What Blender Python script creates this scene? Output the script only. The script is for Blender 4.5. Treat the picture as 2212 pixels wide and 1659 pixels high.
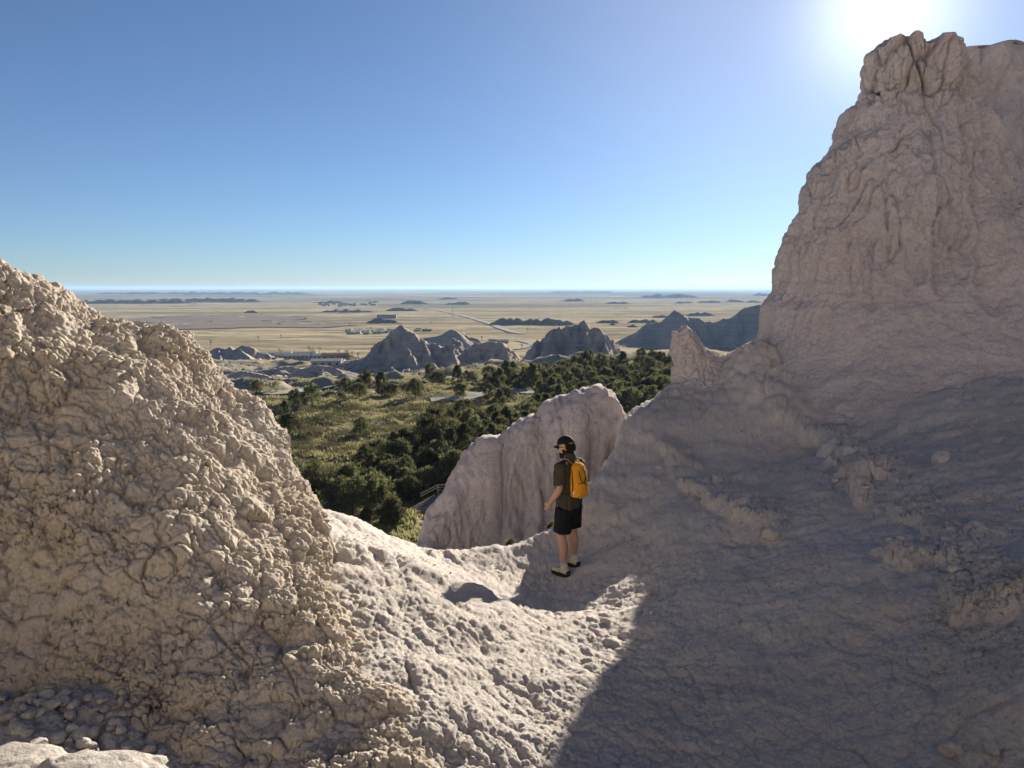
import bpy, bmesh, math, random
import numpy as np
from mathutils import Vector, Matrix

for o in list(bpy.data.objects):
    bpy.data.objects.remove(o, do_unlink=True)
sc = bpy.context.scene
COL = sc.collection
R = math.radians

# ------------------------------------------------------------------ camera
FPX, CX, CY = 1661.0, 1106.0, 829.5          # the photograph measured on a 2212 x 1659 grid
PITCH = math.atan(208.0 / FPX)
cam_d = bpy.data.cameras.new('camera')
cam = bpy.data.objects.new('camera', cam_d)
COL.objects.link(cam)
cam_d.sensor_width = 36.0
cam_d.lens = FPX / 2212.0 * 36.0
cam_d.clip_start = 0.1
cam_d.clip_end = 300000.0
cam.location = (0, 0, 0)
cam.rotation_euler = (math.pi / 2 - PITCH, 0, 0)
sc.camera = cam

# ------------------------------------------------------------------ light
SUN_AZ, SUN_EL = R(24.8), R(17.4)            # azimuth measured from +Y towards +X
SUN_DIR = Vector((math.sin(SUN_AZ) * math.cos(SUN_EL), math.cos(SUN_AZ) * math.cos(SUN_EL), math.sin(SUN_EL)))
world = bpy.data.worlds.new('World')
sc.world = world
world.use_nodes = True
nt = world.node_tree
nt.nodes.clear()
w_out = nt.nodes.new('ShaderNodeOutputWorld')
w_bg = nt.nodes.new('ShaderNodeBackground')
w_sky = nt.nodes.new('ShaderNodeTexSky')
w_sky.sky_type = 'NISHITA'
w_sky.sun_disc = False
w_sky.sun_elevation = SUN_EL
w_sky.sun_rotation = SUN_AZ
w_sky.altitude = 2000
w_sky.air_density = 1.0
w_sky.dust_density = 0.06
w_sky.ozone_density = 6.0
w_bg.inputs['Strength'].default_value = 0.05
w_hs = nt.nodes.new('ShaderNodeHueSaturation'); w_hs.inputs['Saturation'].default_value = 0.90; w_hs.inputs['Value'].default_value = 0.68
nt.links.new(w_sky.outputs[0], w_hs.inputs['Color']); nt.links.new(w_hs.outputs[0], w_bg.inputs['Color'])
# the sun's own aureole: light scattered forward close round the sun's direction
w_tc = nt.nodes.new('ShaderNodeTexCoord')
w_dot = nt.nodes.new('ShaderNodeVectorMath'); w_dot.operation = 'DOT_PRODUCT'
w_nrm = nt.nodes.new('ShaderNodeVectorMath'); w_nrm.operation = 'NORMALIZE'
nt.links.new(w_tc.outputs['Generated'], w_nrm.inputs[0])
nt.links.new(w_nrm.outputs[0], w_dot.inputs[0])
w_dot.inputs[1].default_value = SUN_DIR
w_max = nt.nodes.new('ShaderNodeMath'); w_max.operation = 'MAXIMUM'; w_max.inputs[1].default_value = 0
nt.links.new(w_dot.outputs['Value'], w_max.inputs[0])
def w_lobe(power, gain):
    p = nt.nodes.new('ShaderNodeMath'); p.operation = 'POWER'; p.inputs[1].default_value = power
    g = nt.nodes.new('ShaderNodeMath'); g.operation = 'MULTIPLY'; g.inputs[1].default_value = gain
    nt.links.new(w_max.outputs[0], p.inputs[0]); nt.links.new(p.outputs[0], g.inputs[0])
    return g.outputs[0]
w_a1 = nt.nodes.new('ShaderNodeMath'); w_a1.operation = 'ADD'
w_a2 = nt.nodes.new('ShaderNodeMath'); w_a2.operation = 'ADD'
nt.links.new(w_lobe(11000, 3.0), w_a1.inputs[0]); nt.links.new(w_lobe(380, 0.22), w_a1.inputs[1])
nt.links.new(w_a1.outputs[0], w_a2.inputs[0]); nt.links.new(w_lobe(16, 0.10), w_a2.inputs[1])
w_glow = nt.nodes.new('ShaderNodeBackground')
w_glow.inputs['Color'].default_value = (1.0, 0.97, 0.93, 1)
nt.links.new(w_a2.outputs[0], w_glow.inputs['Strength'])
w_add = nt.nodes.new('ShaderNodeAddShader')
nt.links.new(w_bg.outputs[0], w_add.inputs[0]); nt.links.new(w_glow.outputs[0], w_add.inputs[1])
nt.links.new(w_add.outputs[0], w_out.inputs['Surface'])

sun_d = bpy.data.lights.new('sun', 'SUN')
sun_d.energy = 5.0
sun_d.angle = R(0.53)
sun_d.color = (1.0, 0.92, 0.79)
sun = bpy.data.objects.new('sun', sun_d)
COL.objects.link(sun)
sun.rotation_euler = (-SUN_DIR).to_track_quat('-Z', 'Y').to_euler()

sc.view_settings.view_transform = 'Standard'
sc.view_settings.look = 'None'
sc.view_settings.exposure = 1.6
sc.view_settings.gamma = 1.0
sc.view_settings.use_curve_mapping = False
sc.cycles.max_bounces = 8
sc.cycles.diffuse_bounces = 4
sc.cycles.volume_bounces = 0
sc.cycles.transparent_max_bounces = 8
sc.cycles.use_denoising = True

HAZE = 4.5e-5
# ------------------------------------------------------------------ helpers: photograph -> place
_cp, _sp = math.cos(PITCH), math.sin(PITCH)
def ray(px, py):
    dx, dy = px - CX, CY - py
    fwd = FPX * _cp + dy * _sp
    return dx / fwd, (dy * _cp - FPX * _sp) / fwd          # x per metre ahead, z per metre ahead
def at(px, py, Y):
    a, b = ray(px, py)
    return (a * Y, Y, b * Y)
def hit(px, py, hf, y0, y1, n=400, logs=True):
    a, b = ray(px, py)
    ys = np.geomspace(y0, y1, n) if logs else np.linspace(y0, y1, n)
    z = hf(a * ys, ys)
    below = np.nonzero(b * ys <= z)[0]
    if len(below) == 0:
        return None
    i = below[0]
    if i == 0:
        Y = ys[0]
    else:
        d0, d1 = b * ys[i-1] - z[i-1], b * ys[i] - z[i]
        Y = ys[i-1] + (ys[i] - ys[i-1]) * d0 / (d0 - d1 + 1e-12)
    return (a * Y, Y, b * Y)

# ------------------------------------------------------------------ helpers: noise in numpy
_C1, _C2, _C3 = np.uint32(374761393), np.uint32(668265263), np.uint32(2147483589)
def _fin(h):
    h = h ^ (h >> np.uint32(15)); h = h * np.uint32(2246822519)
    h ^= h >> np.uint32(13); h *= np.uint32(3266489917)
    h ^= h >> np.uint32(16)
    return h
def _chunks(fn, p, nout):
    p = np.asarray(p, np.float32); sh = p.shape[:-1]
    p = p.reshape(-1, 3); n = len(p)
    outs = [np.empty(n, np.float32) for _ in range(nout)]
    def job(s):
        q = np.ascontiguousarray(p[s:s+16384].T)
        r = fn(q)
        for o, v in zip(outs, r): o[s:s+16384] = v
    for s in range(0, n, 16384): job(s)
    return [o.reshape(sh) for o in outs]
_GT = np.array([(1,1,0),(-1,1,0),(1,-1,0),(-1,-1,0),(1,0,1),(-1,0,1),(1,0,-1),(-1,0,-1),
               (0,1,1),(0,-1,1),(0,1,-1),(0,-1,-1),(1,1,0),(-1,1,0),(0,-1,1),(0,-1,-1)], np.float32).T.copy()
def perlin(p, seed=0):
    sd = np.uint32((seed * 1442695041 + 12345) & 0xffffffff)
    def f(q):
        i = np.floor(q); fr = q - i
        u = fr * fr * fr * (fr * (fr * 6 - 15) + 10)
        ii = i.astype(np.int32).astype(np.uint32)
        hx = (ii[0] * _C1, (ii[0] + np.uint32(1)) * _C1)
        hy = (ii[1] * _C2, (ii[1] + np.uint32(1)) * _C2)
        hz = (ii[2] * _C3 + sd, (ii[2] + np.uint32(1)) * _C3 + sd)
        res = 0
        for cx in (0, 1):
            rx = 0
            for cy in (0, 1):
                ry = 0
                for cz in (0, 1):
                    g = _fin(hx[cx] + hy[cy] + hz[cz]) & np.uint32(15)
                    dd = _GT[0][g] * (fr[0] - cx) + _GT[1][g] * (fr[1] - cy) + _GT[2][g] * (fr[2] - cz)
                    ry = ry + (u[2] if cz else 1 - u[2]) * dd
                rx = rx + (u[1] if cy else 1 - u[1]) * ry
            res = res + (u[0] if cx else 1 - u[0]) * rx
        return (res,)
    return _chunks(f, p, 1)[0]
def fbm(p, octs=4, lac=2.03, gain=0.5, seed=0):
    p = np.asarray(p, np.float32)
    s = 0; a = 1.0
    for k in range(octs):
        s = s + a * perlin(p, seed + k * 17)
        p = p * lac + 3.7
        a *= gain
    return s
def ridged(p, octs=4, lac=2.1, gain=0.5, seed=0):
    p = np.asarray(p, np.float32)
    s = 0; a = 1.0
    for k in range(octs):
        s = s + a * (1 - 2 * np.abs(perlin(p, seed + k * 13)))
        p = p * lac + 1.3
        a *= gain
    return s
def voronoi(p, seed=0, jit=0.95):
    sd = np.uint32((seed * 1442695041 + 777) & 0xffffffff)
    m10 = np.uint32(1023); k = np.float32(1 / 1023.0)
    def f(q):
        i = np.floor(q); fr = q - i
        ii = i.astype(np.int32)
        n = q.shape[1]
        f1 = np.full(n, 9, np.float32); f2 = f1.copy(); cid = np.zeros(n, np.float32)
        for ax in (-1, 0, 1):
            hx = (ii[0] + ax).astype(np.uint32) * _C1
            for ay in (-1, 0, 1):
                hy = hx + (ii[1] + ay).astype(np.uint32) * _C2
                for az_ in (-1, 0, 1):
                    h = _fin(hy + (ii[2] + az_).astype(np.uint32) * _C3 + sd)
                    rx = (h & m10) * k; ry = ((h >> np.uint32(10)) & m10) * k; rz = ((h >> np.uint32(20)) & m10) * k
                    rx = rx.astype(np.float32); ry = ry.astype(np.float32); rz = rz.astype(np.float32)
                    dx = (rx - 0.5) * jit + (ax + 0.5) - fr[0]
                    dy = (ry - 0.5) * jit + (ay + 0.5) - fr[1]
                    dz = (rz - 0.5) * jit + (az_ + 0.5) - fr[2]
                    d = dx * dx + dy * dy + dz * dz
                    m = d < f1
                    f2 = np.where(m, f1, np.minimum(f2, d))
                    np.copyto(cid, rx * 0.6 + ry * 0.4, where=m)
                    np.minimum(f1, d, out=f1)
        return np.sqrt(f1), np.sqrt(f2), cid
    return _chunks(f, p, 3)
def sstep(a, b, x):
    t = np.clip((x - a) / (b - a), 0, 1)
    return t * t * (3 - 2 * t)
def softplus(x, k):
    return np.where(x > 12 * k, x, k * np.log1p(np.exp(np.clip(x / k, -40, 12))))
def clods(P, size, amp, crack, seed, warp=0.25, jit=0.95, cw=0.10):
    """rounded cracked clods of a given size: domes split by sunk joints"""
    q = P / size
    if warp:
        q = q + warp * np.stack([perlin(q * 0.9 + 7, seed + 1), perlin(q * 0.9 + 31, seed + 2), perlin(q * 0.9 + 57, seed + 3)], -1)
    f1, f2, cid = voronoi(q, seed, jit)
    dome = np.sqrt(np.clip(1 - (f1 / 0.85) ** 2, 0, 1))
    cr = np.exp(-(f2 - f1) / cw)
    return amp * (dome * (0.55 + 0.9 * cid) - 0.5) - crack * cr
def popcorn(P, N, levels, seed):
    """lumps upon lumps: each finer layer of clods sits on the surface the coarser one made"""
    for k, (size, amp, crack, cw, mask) in enumerate(levels):
        f1, f2, cid = voronoi(P / size + 3.1 * k, seed + k * 7, 1.0)
        if size > 0.15: dome = np.clip((f2 - f1) / 0.22, 0, 1) ** 0.5 * (0.35 + 0.9 * cid)
        else: dome = np.sqrt(np.clip(1 - (f1 / 0.80) ** 2, 0, 1)) * (0.45 + 1.1 * cid)
        h = amp * (dome - 0.5) - crack * np.exp(-(f2 - f1) / cw)
        P = P + N * (h * mask)[..., None]
    return P
def blocks(P, size, amp, crack, seed, warp=0.25, cw=0.05, flat=0.10):
    """angular blocks: each cell a tilted flat facet with its own height, split by thin joints"""
    q = P / size
    if warp:
        q = q + warp * np.stack([perlin(q * 1.1 + 7, seed + 1), perlin(q * 1.1 + 31, seed + 2), perlin(q * 1.1 + 57, seed + 3)], -1)
    f1, f2, cid = voronoi(q, seed, 1.0)
    a1 = cid * 37.7; a2 = cid * 91.3
    tilt = np.sin(a1) * q[..., 0] + np.cos(a1) * q[..., 1] + np.sin(a2) * q[..., 2]
    tilt = 0.5 * np.sin(tilt * 1.3 + a2 * 3)
    e = f2 - f1
    plate = np.clip(e / flat, 0, 1) ** 0.6
    return amp * (plate * (0.35 + 0.75 * cid + 0.25 * tilt) - 0.45) - crack * np.exp(-e / cw)
def fractures(P, scale, width, seed):
    """long thin wandering cracks"""
    q = P * scale + 0.5 * np.stack([fbm(P * scale * 1.7, 2, seed=seed + 5), fbm(P * scale * 1.7 + 9, 2, seed=seed + 6), fbm(P * scale * 1.7 + 17, 2, seed=seed + 7)], -1)
    return np.exp(-np.abs(perlin(q, seed)) / (width * scale))

class TPS:
    def __init__(self, pts, smooth=0.0):
        P = np.array(pts, np.float64)
        self.c = P[:, :2]; n = len(P)
        K = self._k(self.c, self.c) + np.eye(n) * smooth
        A = np.zeros((n + 3, n + 3)); A[:n, :n] = K
        A[:n, n] = 1; A[:n, n+1:] = self.c
        A[n:, :n] = A[:n, n:].T
        b = np.zeros(n + 3); b[:n] = P[:, 2]
        self.w = np.linalg.solve(A, b)
    def _k(self, a, b):
        d2 = ((a[:, None, :] - b[None, :, :]) ** 2).sum(-1)
        return 0.5 * d2 * np.log(d2 + 1e-9)
    def __call__(self, x, y):
        x = np.asarray(x, np.float64); sh = x.shape
        q = np.stack([x.ravel(), np.asarray(y, np.float64).ravel()], -1)
        out = np.empty(len(q)); n = len(self.c)
        for s in range(0, len(q), 40000):
            e = q[s:s+40000]
            out[s:s+40000] = self._k(e, self.c) @ self.w[:n] + self.w[n] + e @ self.w[n+1:]
        return out.reshape(sh)

# ------------------------------------------------------------------ helpers: objects
def tag(o, label=None, cat=None, group=None, kind=None):
    if label: o['label'] = label
    if cat: o['category'] = cat
    if group: o['group'] = group
    if kind: o['kind'] = kind
    return o
def empty(name, loc=(0, 0, 0), rz=0.0):
    o = bpy.data.objects.new(name, None)
    COL.objects.link(o)
    o.location = loc; o.rotation_euler = (0, 0, rz)
    o.empty_display_size = 0.2
    return o
def link(name, me, mat=None, parent=None):
    o = bpy.data.objects.new(name, me)
    COL.objects.link(o)
    if mat is not None and len(me.materials) == 0: me.materials.append(mat)
    if parent is not None: o.parent = parent
    return o
def mesh_from(name, V, F, smooth=True):
    """V (n,3); F (m,k) with k = 3 or 4"""
    V = np.asarray(V, np.float32); F = np.asarray(F, np.int32)
    me = bpy.data.meshes.new(name)
    me.vertices.add(len(V)); me.vertices.foreach_set('co', V.ravel())
    k = F.shape[1]
    me.loops.add(F.size); me.loops.foreach_set('vertex_index', F.ravel())
    me.polygons.add(len(F))
    me.polygons.foreach_set('loop_start', np.arange(0, F.size, k, dtype=np.int32))
    me.polygons.foreach_set('loop_total', np.full(len(F), k, np.int32))
    me.polygons.foreach_set('use_smooth', np.full(len(F), smooth, bool))
    me.update(calc_edges=True)
    return me
def grid_faces(nr, nc, wrap=False):
    i = np.arange(nr - 1)[:, None]; m = nc if wrap else nc - 1
    j = np.arange(m)[None, :]; j2 = (j + 1) % nc
    a = i * nc + j; b = i * nc + j2; c = (i + 1) * nc + j2; d = (i + 1) * nc + j
    return np.stack([a, b, c, d], -1).reshape(-1, 4)
def grid_normals(P, wrap=False):
    if wrap:
        du = np.roll(P, -1, 1) - np.roll(P, 1, 1)
    else:
        du = np.empty_like(P); du[:, 1:-1] = P[:, 2:] - P[:, :-2]; du[:, 0] = P[:, 1] - P[:, 0]; du[:, -1] = P[:, -1] - P[:, -2]
    dv = np.empty_like(P); dv[1:-1] = P[2:] - P[:-2]; dv[0] = P[1] - P[0]; dv[-1] = P[-1] - P[-2]
    n = np.cross(du, dv)
    return n / (np.linalg.norm(n, axis=-1, keepdims=True) + 1e-12)
def grid_obj(name, P, mat, wrap=False, parent=None, flip=False, keep=None):
    nr, nc = P.shape[:2]
    F = grid_faces(nr, nc, wrap)
    if keep is not None:                                      # drop what lies buried
        F = F[keep.ravel()[F].any(1)]
        used = np.unique(F); re = np.zeros(nr * nc, np.int64); re[used] = np.arange(len(used))
        P = P.reshape(-1, 3)[used]; F = re[F]
    if flip: F = F[:, ::-1]
    return link(name, mesh_from(name, P.reshape(-1, 3), F), mat, parent)
def copy_tree(o, parent=None, kids=None):
    c = o.copy(); COL.objects.link(c); c.parent = parent
    for ch in (kids if kids is not None else list(o.children)):
        copy_tree(ch, c)
    return c

# ------------------------------------------------------------------ helpers: materials
class NB:
    def __init__(self, name):
        self.m = bpy.data.materials.new(name); self.m.use_nodes = True
        self.t = self.m.node_tree; self.t.nodes.clear()
        self.out = self.n('ShaderNodeOutputMaterial')
        self.b = self.n('ShaderNodeBsdfPrincipled')
        self.b.inputs['Roughness'].default_value = 0.9
        self.b.inputs['Specular IOR Level'].default_value = 0.2
        self.l(self.b.outputs[0], self.out.inputs['Surface'])
    def n(self, t): return self.t.nodes.new(t)
    def l(self, a, b): self.t.links.new(a, b)
    def pos(self): return self.n('ShaderNodeNewGeometry').outputs['Position']
    def obj(self): return self.n('ShaderNodeTexCoord').outputs['Object']
    def mapped(self, v, scale):
        m = self.n('ShaderNodeMapping'); m.inputs['Scale'].default_value = scale
        self.l(v, m.inputs['Vector']); return m.outputs[0]
    def noise(self, v, scale, detail=4, rough=0.55, dist=0.0):
        x = self.n('ShaderNodeTexNoise'); x.inputs['Scale'].default_value = scale
        x.inputs['Detail'].default_value = detail; x.inputs['Roughness'].default_value = rough
        x.inputs['Distortion'].default_value = dist
        self.l(v, x.inputs['Vector']); return x.outputs['Fac']
    def ramp(self, f, stops):
        r = self.n('ShaderNodeValToRGB'); e = r.color_ramp.elements
        while len(e) < len(stops): e.new(0.5)
        for k, (p, c) in enumerate(stops):
            e[k].position = p
            e[k].color = (c, c, c, 1) if isinstance(c, (int, float)) else (*c, 1)
        self.l(f, r.inputs[0]); return r.outputs[0]
    def mix(self, f, a, b, mode='MIX'):
        x = self.n('ShaderNodeMix'); x.data_type = 'RGBA'; x.blend_type = mode
        for s, v in ((x.inputs[0], f), (x.inputs[6], a), (x.inputs[7], b)):
            if isinstance(v, (int, float)): s.default_value = v
            elif isinstance(v, tuple): s.default_value = (*v, 1)
            else: self.l(v, s)
        return x.outputs[2]
    def math(self, op, a, b=None):
        x = self.n('ShaderNodeMath'); x.operation = op
        for s, v in ((x.inputs[0], a), (x.inputs[1], b)):
            if v is None: continue
            if isinstance(v, (int, float)): s.default_value = v
            else: self.l(v, s)
        return x.outputs[0]
    def sep(self, v):
        s = self.n('ShaderNodeSeparateXYZ'); self.l(v, s.inputs[0]); return s.outputs
    def col(self, c):
        if isinstance(c, tuple): self.b.inputs['Base Color'].default_value = (*c, 1)
        else: self.l(c, self.b.inputs['Base Color'])
    def bump(self, h, dist, strength=1.0):
        x = self.n('ShaderNodeBump'); x.inputs['Distance'].default_value = dist; x.inputs['Strength'].default_value = strength
        self.l(h, x.inputs['Height'])
        prev = self.b.inputs['Normal']
        if prev.is_linked:
            self.l(prev.links[0].from_socket, x.inputs['Normal'])
        self.l(x.outputs[0], prev)
def plain(name, c, rough=0.8, spec=0.0, var=0.0, vs=8.0):
    b = NB(name)
    if var:
        f = b.noise(b.obj(), vs, 4)
        b.col(b.mix(f, tuple(x * (1 - var) for x in c), tuple(min(1, x * (1 + var)) for x in c)))
    else: b.col(c)
    b.b.inputs['Roughness'].default_value = rough
    b.b.inputs['Specular IOR Level'].default_value = spec
    return b.m
def clay(name, pale, tan, rust, grey, grain=1.0, bands=None, rustamt=0.5):
    """weathered badlands mudstone"""
    b = NB(name); p = b.pos()
    big = b.noise(p, 0.55, 5, 0.6)
    c = b.mix(b.ramp(big, [(0.38, 0.0), (0.62, 1.0)]), pale, tan)
    mid = b.noise(p, 2.3, 5, 0.65, 0.4)
    c = b.mix(b.math('MULTIPLY', b.ramp(mid, [(0.52, 0.0), (0.72, 1.0)]), rustamt), c, rust)
    m2 = b.noise(b.mapped(p, (1, 1, 1.6)), 4.7, 6, 0.7)
    c = b.mix(b.math('MULTIPLY', b.ramp(m2, [(0.55, 0.0), (0.78, 1.0)]), 0.6), c, grey)
    if bands is not None:
        z = b.sep(p)[2]
        wz = b.math('ADD', z, b.math('MULTIPLY', b.noise(p, bands[3], 3), bands[2]))
        comb = b.n('ShaderNodeCombineXYZ'); b.l(wz, comb.inputs[2])
        f = b.noise(comb.outputs[0], bands[0], 4, 0.75)
        c = b.mix(b.math('MULTIPLY', b.ramp(f, [(0.40, 0.0), (0.60, 1.0)]), bands[4]), c, bands[1])
    sp = b.noise(p, 38.0 * grain, 3, 0.7)
    c = b.mix(b.ramp(sp, [(0.32, 0.42), (0.58, 0.0)]), c, tuple(x * 0.58 for x in grey))
    sp2 = b.noise(p, 13.0 * grain, 5, 0.8, 0.8)
    c = b.mix(b.ramp(sp2, [(0.36, 0.38), (0.50, 0.0)]), c, tuple(x * 0.66 for x in grey))
    sp3 = b.noise(p, 52.0 * grain, 2, 0.6)
    c = b.mix(b.ramp(sp3, [(0.58, 0.0), (0.72, 0.35)]), c, tuple(min(1, x * 1.25) for x in pale))
    b.col(c)
    b.b.inputs['Roughness'].default_value = 0.95
    b.b.inputs['Specular IOR Level'].default_value = 0.0
    b.bump(b.noise(p, 26.0 * grain, 6, 0.75), 0.028 / grain, 0.9)
    b.bump(b.noise(p, 90.0 * grain, 4, 0.75), 0.010 / grain, 0.9)
    return b.m
# ================================================================== foreground ground: the saddle and the scree slope
MAT_GROUND = clay('pale crusted mudstone ground', (0.58, 0.525, 0.475), (0.53, 0.47, 0.415), (0.50, 0.40, 0.35), (0.45, 0.415, 0.40))
MAT_OUT = clay('buff cracked mudstone', (0.58, 0.51, 0.43), (0.55, 0.46, 0.35), (0.52, 0.41, 0.29), (0.47, 0.42, 0.39), rustamt=0.6)
MAT_BUTTE = clay('grey pink mudstone', (0.56, 0.505, 0.495), (0.52, 0.46, 0.445), (0.50, 0.395, 0.37), (0.45, 0.415, 0.42), 0.6)

GP = [(1100,1659,4.3),(1300,1659,4.3),(970,1659,4.2),(1320,1400,6.4),(1250,1320,7.9),(1100,1300,8.2),(1380,1275,8.0),
      (1220,1240,9.6),(1150,1450,5.7),(1150,1550,4.95),(975,1275,7.0),(850,1200,8.0),(800,1140,9.3),(700,1100,9.3),
      (930,1185,9.9),(1050,1180,10.2),(1190,1165,10.5),(750,1300,6.3),(900,1400,5.6),(1000,1500,4.9),(900,1550,4.5),
      (1500,1300,6.9),(1450,1500,5.2),(1700,1550,4.6),(1900,1600,4.2),(2212,1659,3.7),(2130,1330,4.9),(2212,1500,4.0),
      (1700,1300,6.2),(1900,1400,5.1),(2000,1270,5.6),(1900,1200,6.4),(2212,1150,6.3),(2212,930,9.5),(2000,1000,9.0),
      (2050,850,11.5),(1750,960,11.5),(1750,800,14.0),(1600,755,14.3),(1650,900,12.5),(1600,1130,8.8),(1670,1180,8.0),
      (1480,1060,10.5),(1500,950,12.3),(1400,930,12.5),(1440,840,14.5),(1350,900,12.8),(1330,980,12.0),(1290,1030,11.4),
      (1250,1090,10.9),(1300,1150,10.2),(1400,1150,9.7),(1560,815,14.2),(1532,778,15.2),(1560,778,15.1),(1608,752,14.9),(1645,738,14.9),(0,1470,4.85),(150,1530,4.6),(0,1600,4.2),(250,1640,4.2)]
GW = [at(*g) for g in GP] + [(0,0,-1.66),(0,-4,-1.5),(-4,-4,-1.4),(4,-4,-1.3),(0,-12,-1.5),(-9,-6,-1.6),(9,-4,-1.0),(-9,4,-2.2),
      (-5,8.5,-2.6),(-1.0,3.5,-2.72),(-0.4,3.2,-2.55),(-1.7,3.7,-2.85),(-2.2,3.0,-2.4),(8,16,-1.2),(12,12,-0.9),(14,17,-0.9),(10,4,-1.2),(0.3,2.3,-2.1),(-1.6,2.2,-1.95),(2.2,2.0,-1.95)]
g_tps = TPS(GW, 0.004)
RIM = [(-200,8.6),(500,8.9),(680,9.5),(800,9.55),(930,9.95),(1050,10.2),(1190,10.6),(1250,10.95),(1290,11.5),(1330,12.1),(1350,12.9),(1440,14.6),
       (1560,15.3),(1600,15.1),(1650,17.0),(1800,21),(2212,24),(2600,26)]
rim_t = np.array([ray(px, 900)[0] for px, _ in RIM]); rim_y = np.array([y for _, y in RIM])
LEDGES = []
def ledge_add(x, y):
    dz = np.zeros_like(x)
    for pts, h in LEDGES:
        best = np.full(x.shape, 1e9); side = np.zeros_like(x); along = np.zeros_like(x)
        L = 0.0; segs = []
        for a, b in zip(pts[:-1], pts[1:]):
            segs.append((a, b, L)); L += math.hypot(b[0]-a[0], b[1]-a[1])
        for a, b, l0 in segs:
            ex, ey = b[0]-a[0], b[1]-a[1]; ll = math.hypot(ex, ey)
            t = np.clip(((x-a[0])*ex + (y-a[1])*ey) / ll**2, 0, 1)
            dx, dy = x - (a[0]+t*ex), y - (a[1]+t*ey)
            d = np.hypot(dx, dy); m = d < best
            best = np.where(m, d, best)
            side = np.where(m, np.sign(ex*dy - ey*dx), side)
            along = np.where(m, (l0 + t*ll) / L, along)
        fade = sstep(0, 0.18, along) * (1 - sstep(0.8, 1.0, along))
        sd = best * side                                     # positive on the uphill side
        wob = np.stack([x, y, 0 * x], -1)
        sd = sd + 0.16 * fbm(wob * 1.9, 3, seed=19)
        fade = fade * (0.25 + 0.75 * sstep(-0.35, 0.0, perlin(wob * 1.3, 23) + 0.05))
        up = sstep(-0.02, 0.07, sd) * (1 - sstep(0.06, 0.8, sd))
        dz += h * fade * up
    return dz
def ground0(x, y):
    z = g_tps(x, y)
    yr = np.interp(np.where(y > 1, x / np.maximum(y, 1), 0), rim_t, rim_y)
    back = sstep(4.0, 9.0, -y - 0.12 * np.abs(x))              # unseen slope added behind the camera to bounce sun into the shade
    z = z * (1 - back) + back * (-1.6 + 0.95 * np.maximum(-y - 4.5, 0))
    return z - 1.15 * softplus(y - yr - 0.12, 0.10)
def G(px, py):
    return hit(px, py, lambda x, y: g_tps(x, y), 2.0, 24.0, 500)
def to_poly(l):
    return [G(*q)[:2] for q in l]
LEDGES.append((to_poly([(1390,925),(1470,1050),(1540,1100),(1600,1135),(1680,1190)]), 0.13))
LEDGES.append((to_poly([(1575,815),(1640,875),(1700,930),(1760,965),(1840,1060),(1900,1130)]), 0.17))
LEDGES.append((to_poly([(1890,1190),(1930,1235),(1990,1262),(2060,1320),(2140,1365)]), 0.14))
LEDGES.append((to_poly([(1720,905),(1800,985),(1850,1050),(1950,1130),(2060,1230),(2200,1330)]), 0.06))
def ground_h(x, y):
    return ground0(x, y) + ledge_add(x, y)

def ang_cols(lo, hi, n, n_out):
    inner = np.linspace(lo, hi, n)
    o1 = np.linspace(-180, lo, n_out + 1)[:-1]; o2 = np.linspace(hi, 180, n_out + 1)[1:]
    return np.radians(np.concatenate([o1, inner, o2[:-1]]))
az = ang_cols(-39, 45, 840, 22)
# rows closer where the ground is seen close
rr = np.concatenate([[0.15, 0.6, 1.1, 1.6, 2.0, 2.4, 2.8, 3.2], 1 / np.linspace(1/3.3, 1/14.2, 450), np.linspace(14.24, 16.6, 48), np.linspace(16.8, 30, 26)])
A, RR = np.meshgrid(az, rr)
GX, GY = RR * np.sin(A), RR * np.cos(A)
GL = ledge_add(GX, GY)
GZ = ground0(GX, GY) + GL
P = np.stack([GX, GY, GZ], -1)
N = grid_normals(P, True)
N *= np.sign(N[..., 2:3])
sunny = 1 - sstep(0.6, 1.9, GX - 0.10 * (GY - 4))           # coarser crust on the left of the path
d = 0.06 * fbm(P * 1.4, 4, seed=3) - 0.02 * fractures(P, 0.8, 0.03, 5) + 0.018 * fbm(P * np.array([5, 5, 8]), 3, seed=9)
# diagonal rills and lumps on the left side of the path
rot = np.stack([P[..., 0] * 0.8 + P[..., 1] * 0.6, (-P[..., 0] * 0.6 + P[..., 1] * 0.8) * 0.45, P[..., 2]], -1)
lump = clods(rot, 0.42, 0.11, 0.05, 21, 0.5)
lm = sstep(0.15, -0.5, GX + 0.12 * (6.5 - GY)) * sstep(3.0, 4.0, GY) * sstep(8.8, 7.6, GY) * sstep(-0.05, 0.35, perlin(P * 0.9 + 4, 77) + 0.12)
d += lump * lm
d += clods(rot, 0.085, 0.028, 0.012, 31, 0.2) * (0.24 + 0.86 * sunny) * (0.35 + 0.65 * sstep(-0.25, 0.3, fbm(P * 1.1, 2, seed=41)))
d += clods(P, 0.036, 0.011, 0.005, 37, 0.3) * (0.95 + 0.2 * sunny)
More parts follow.
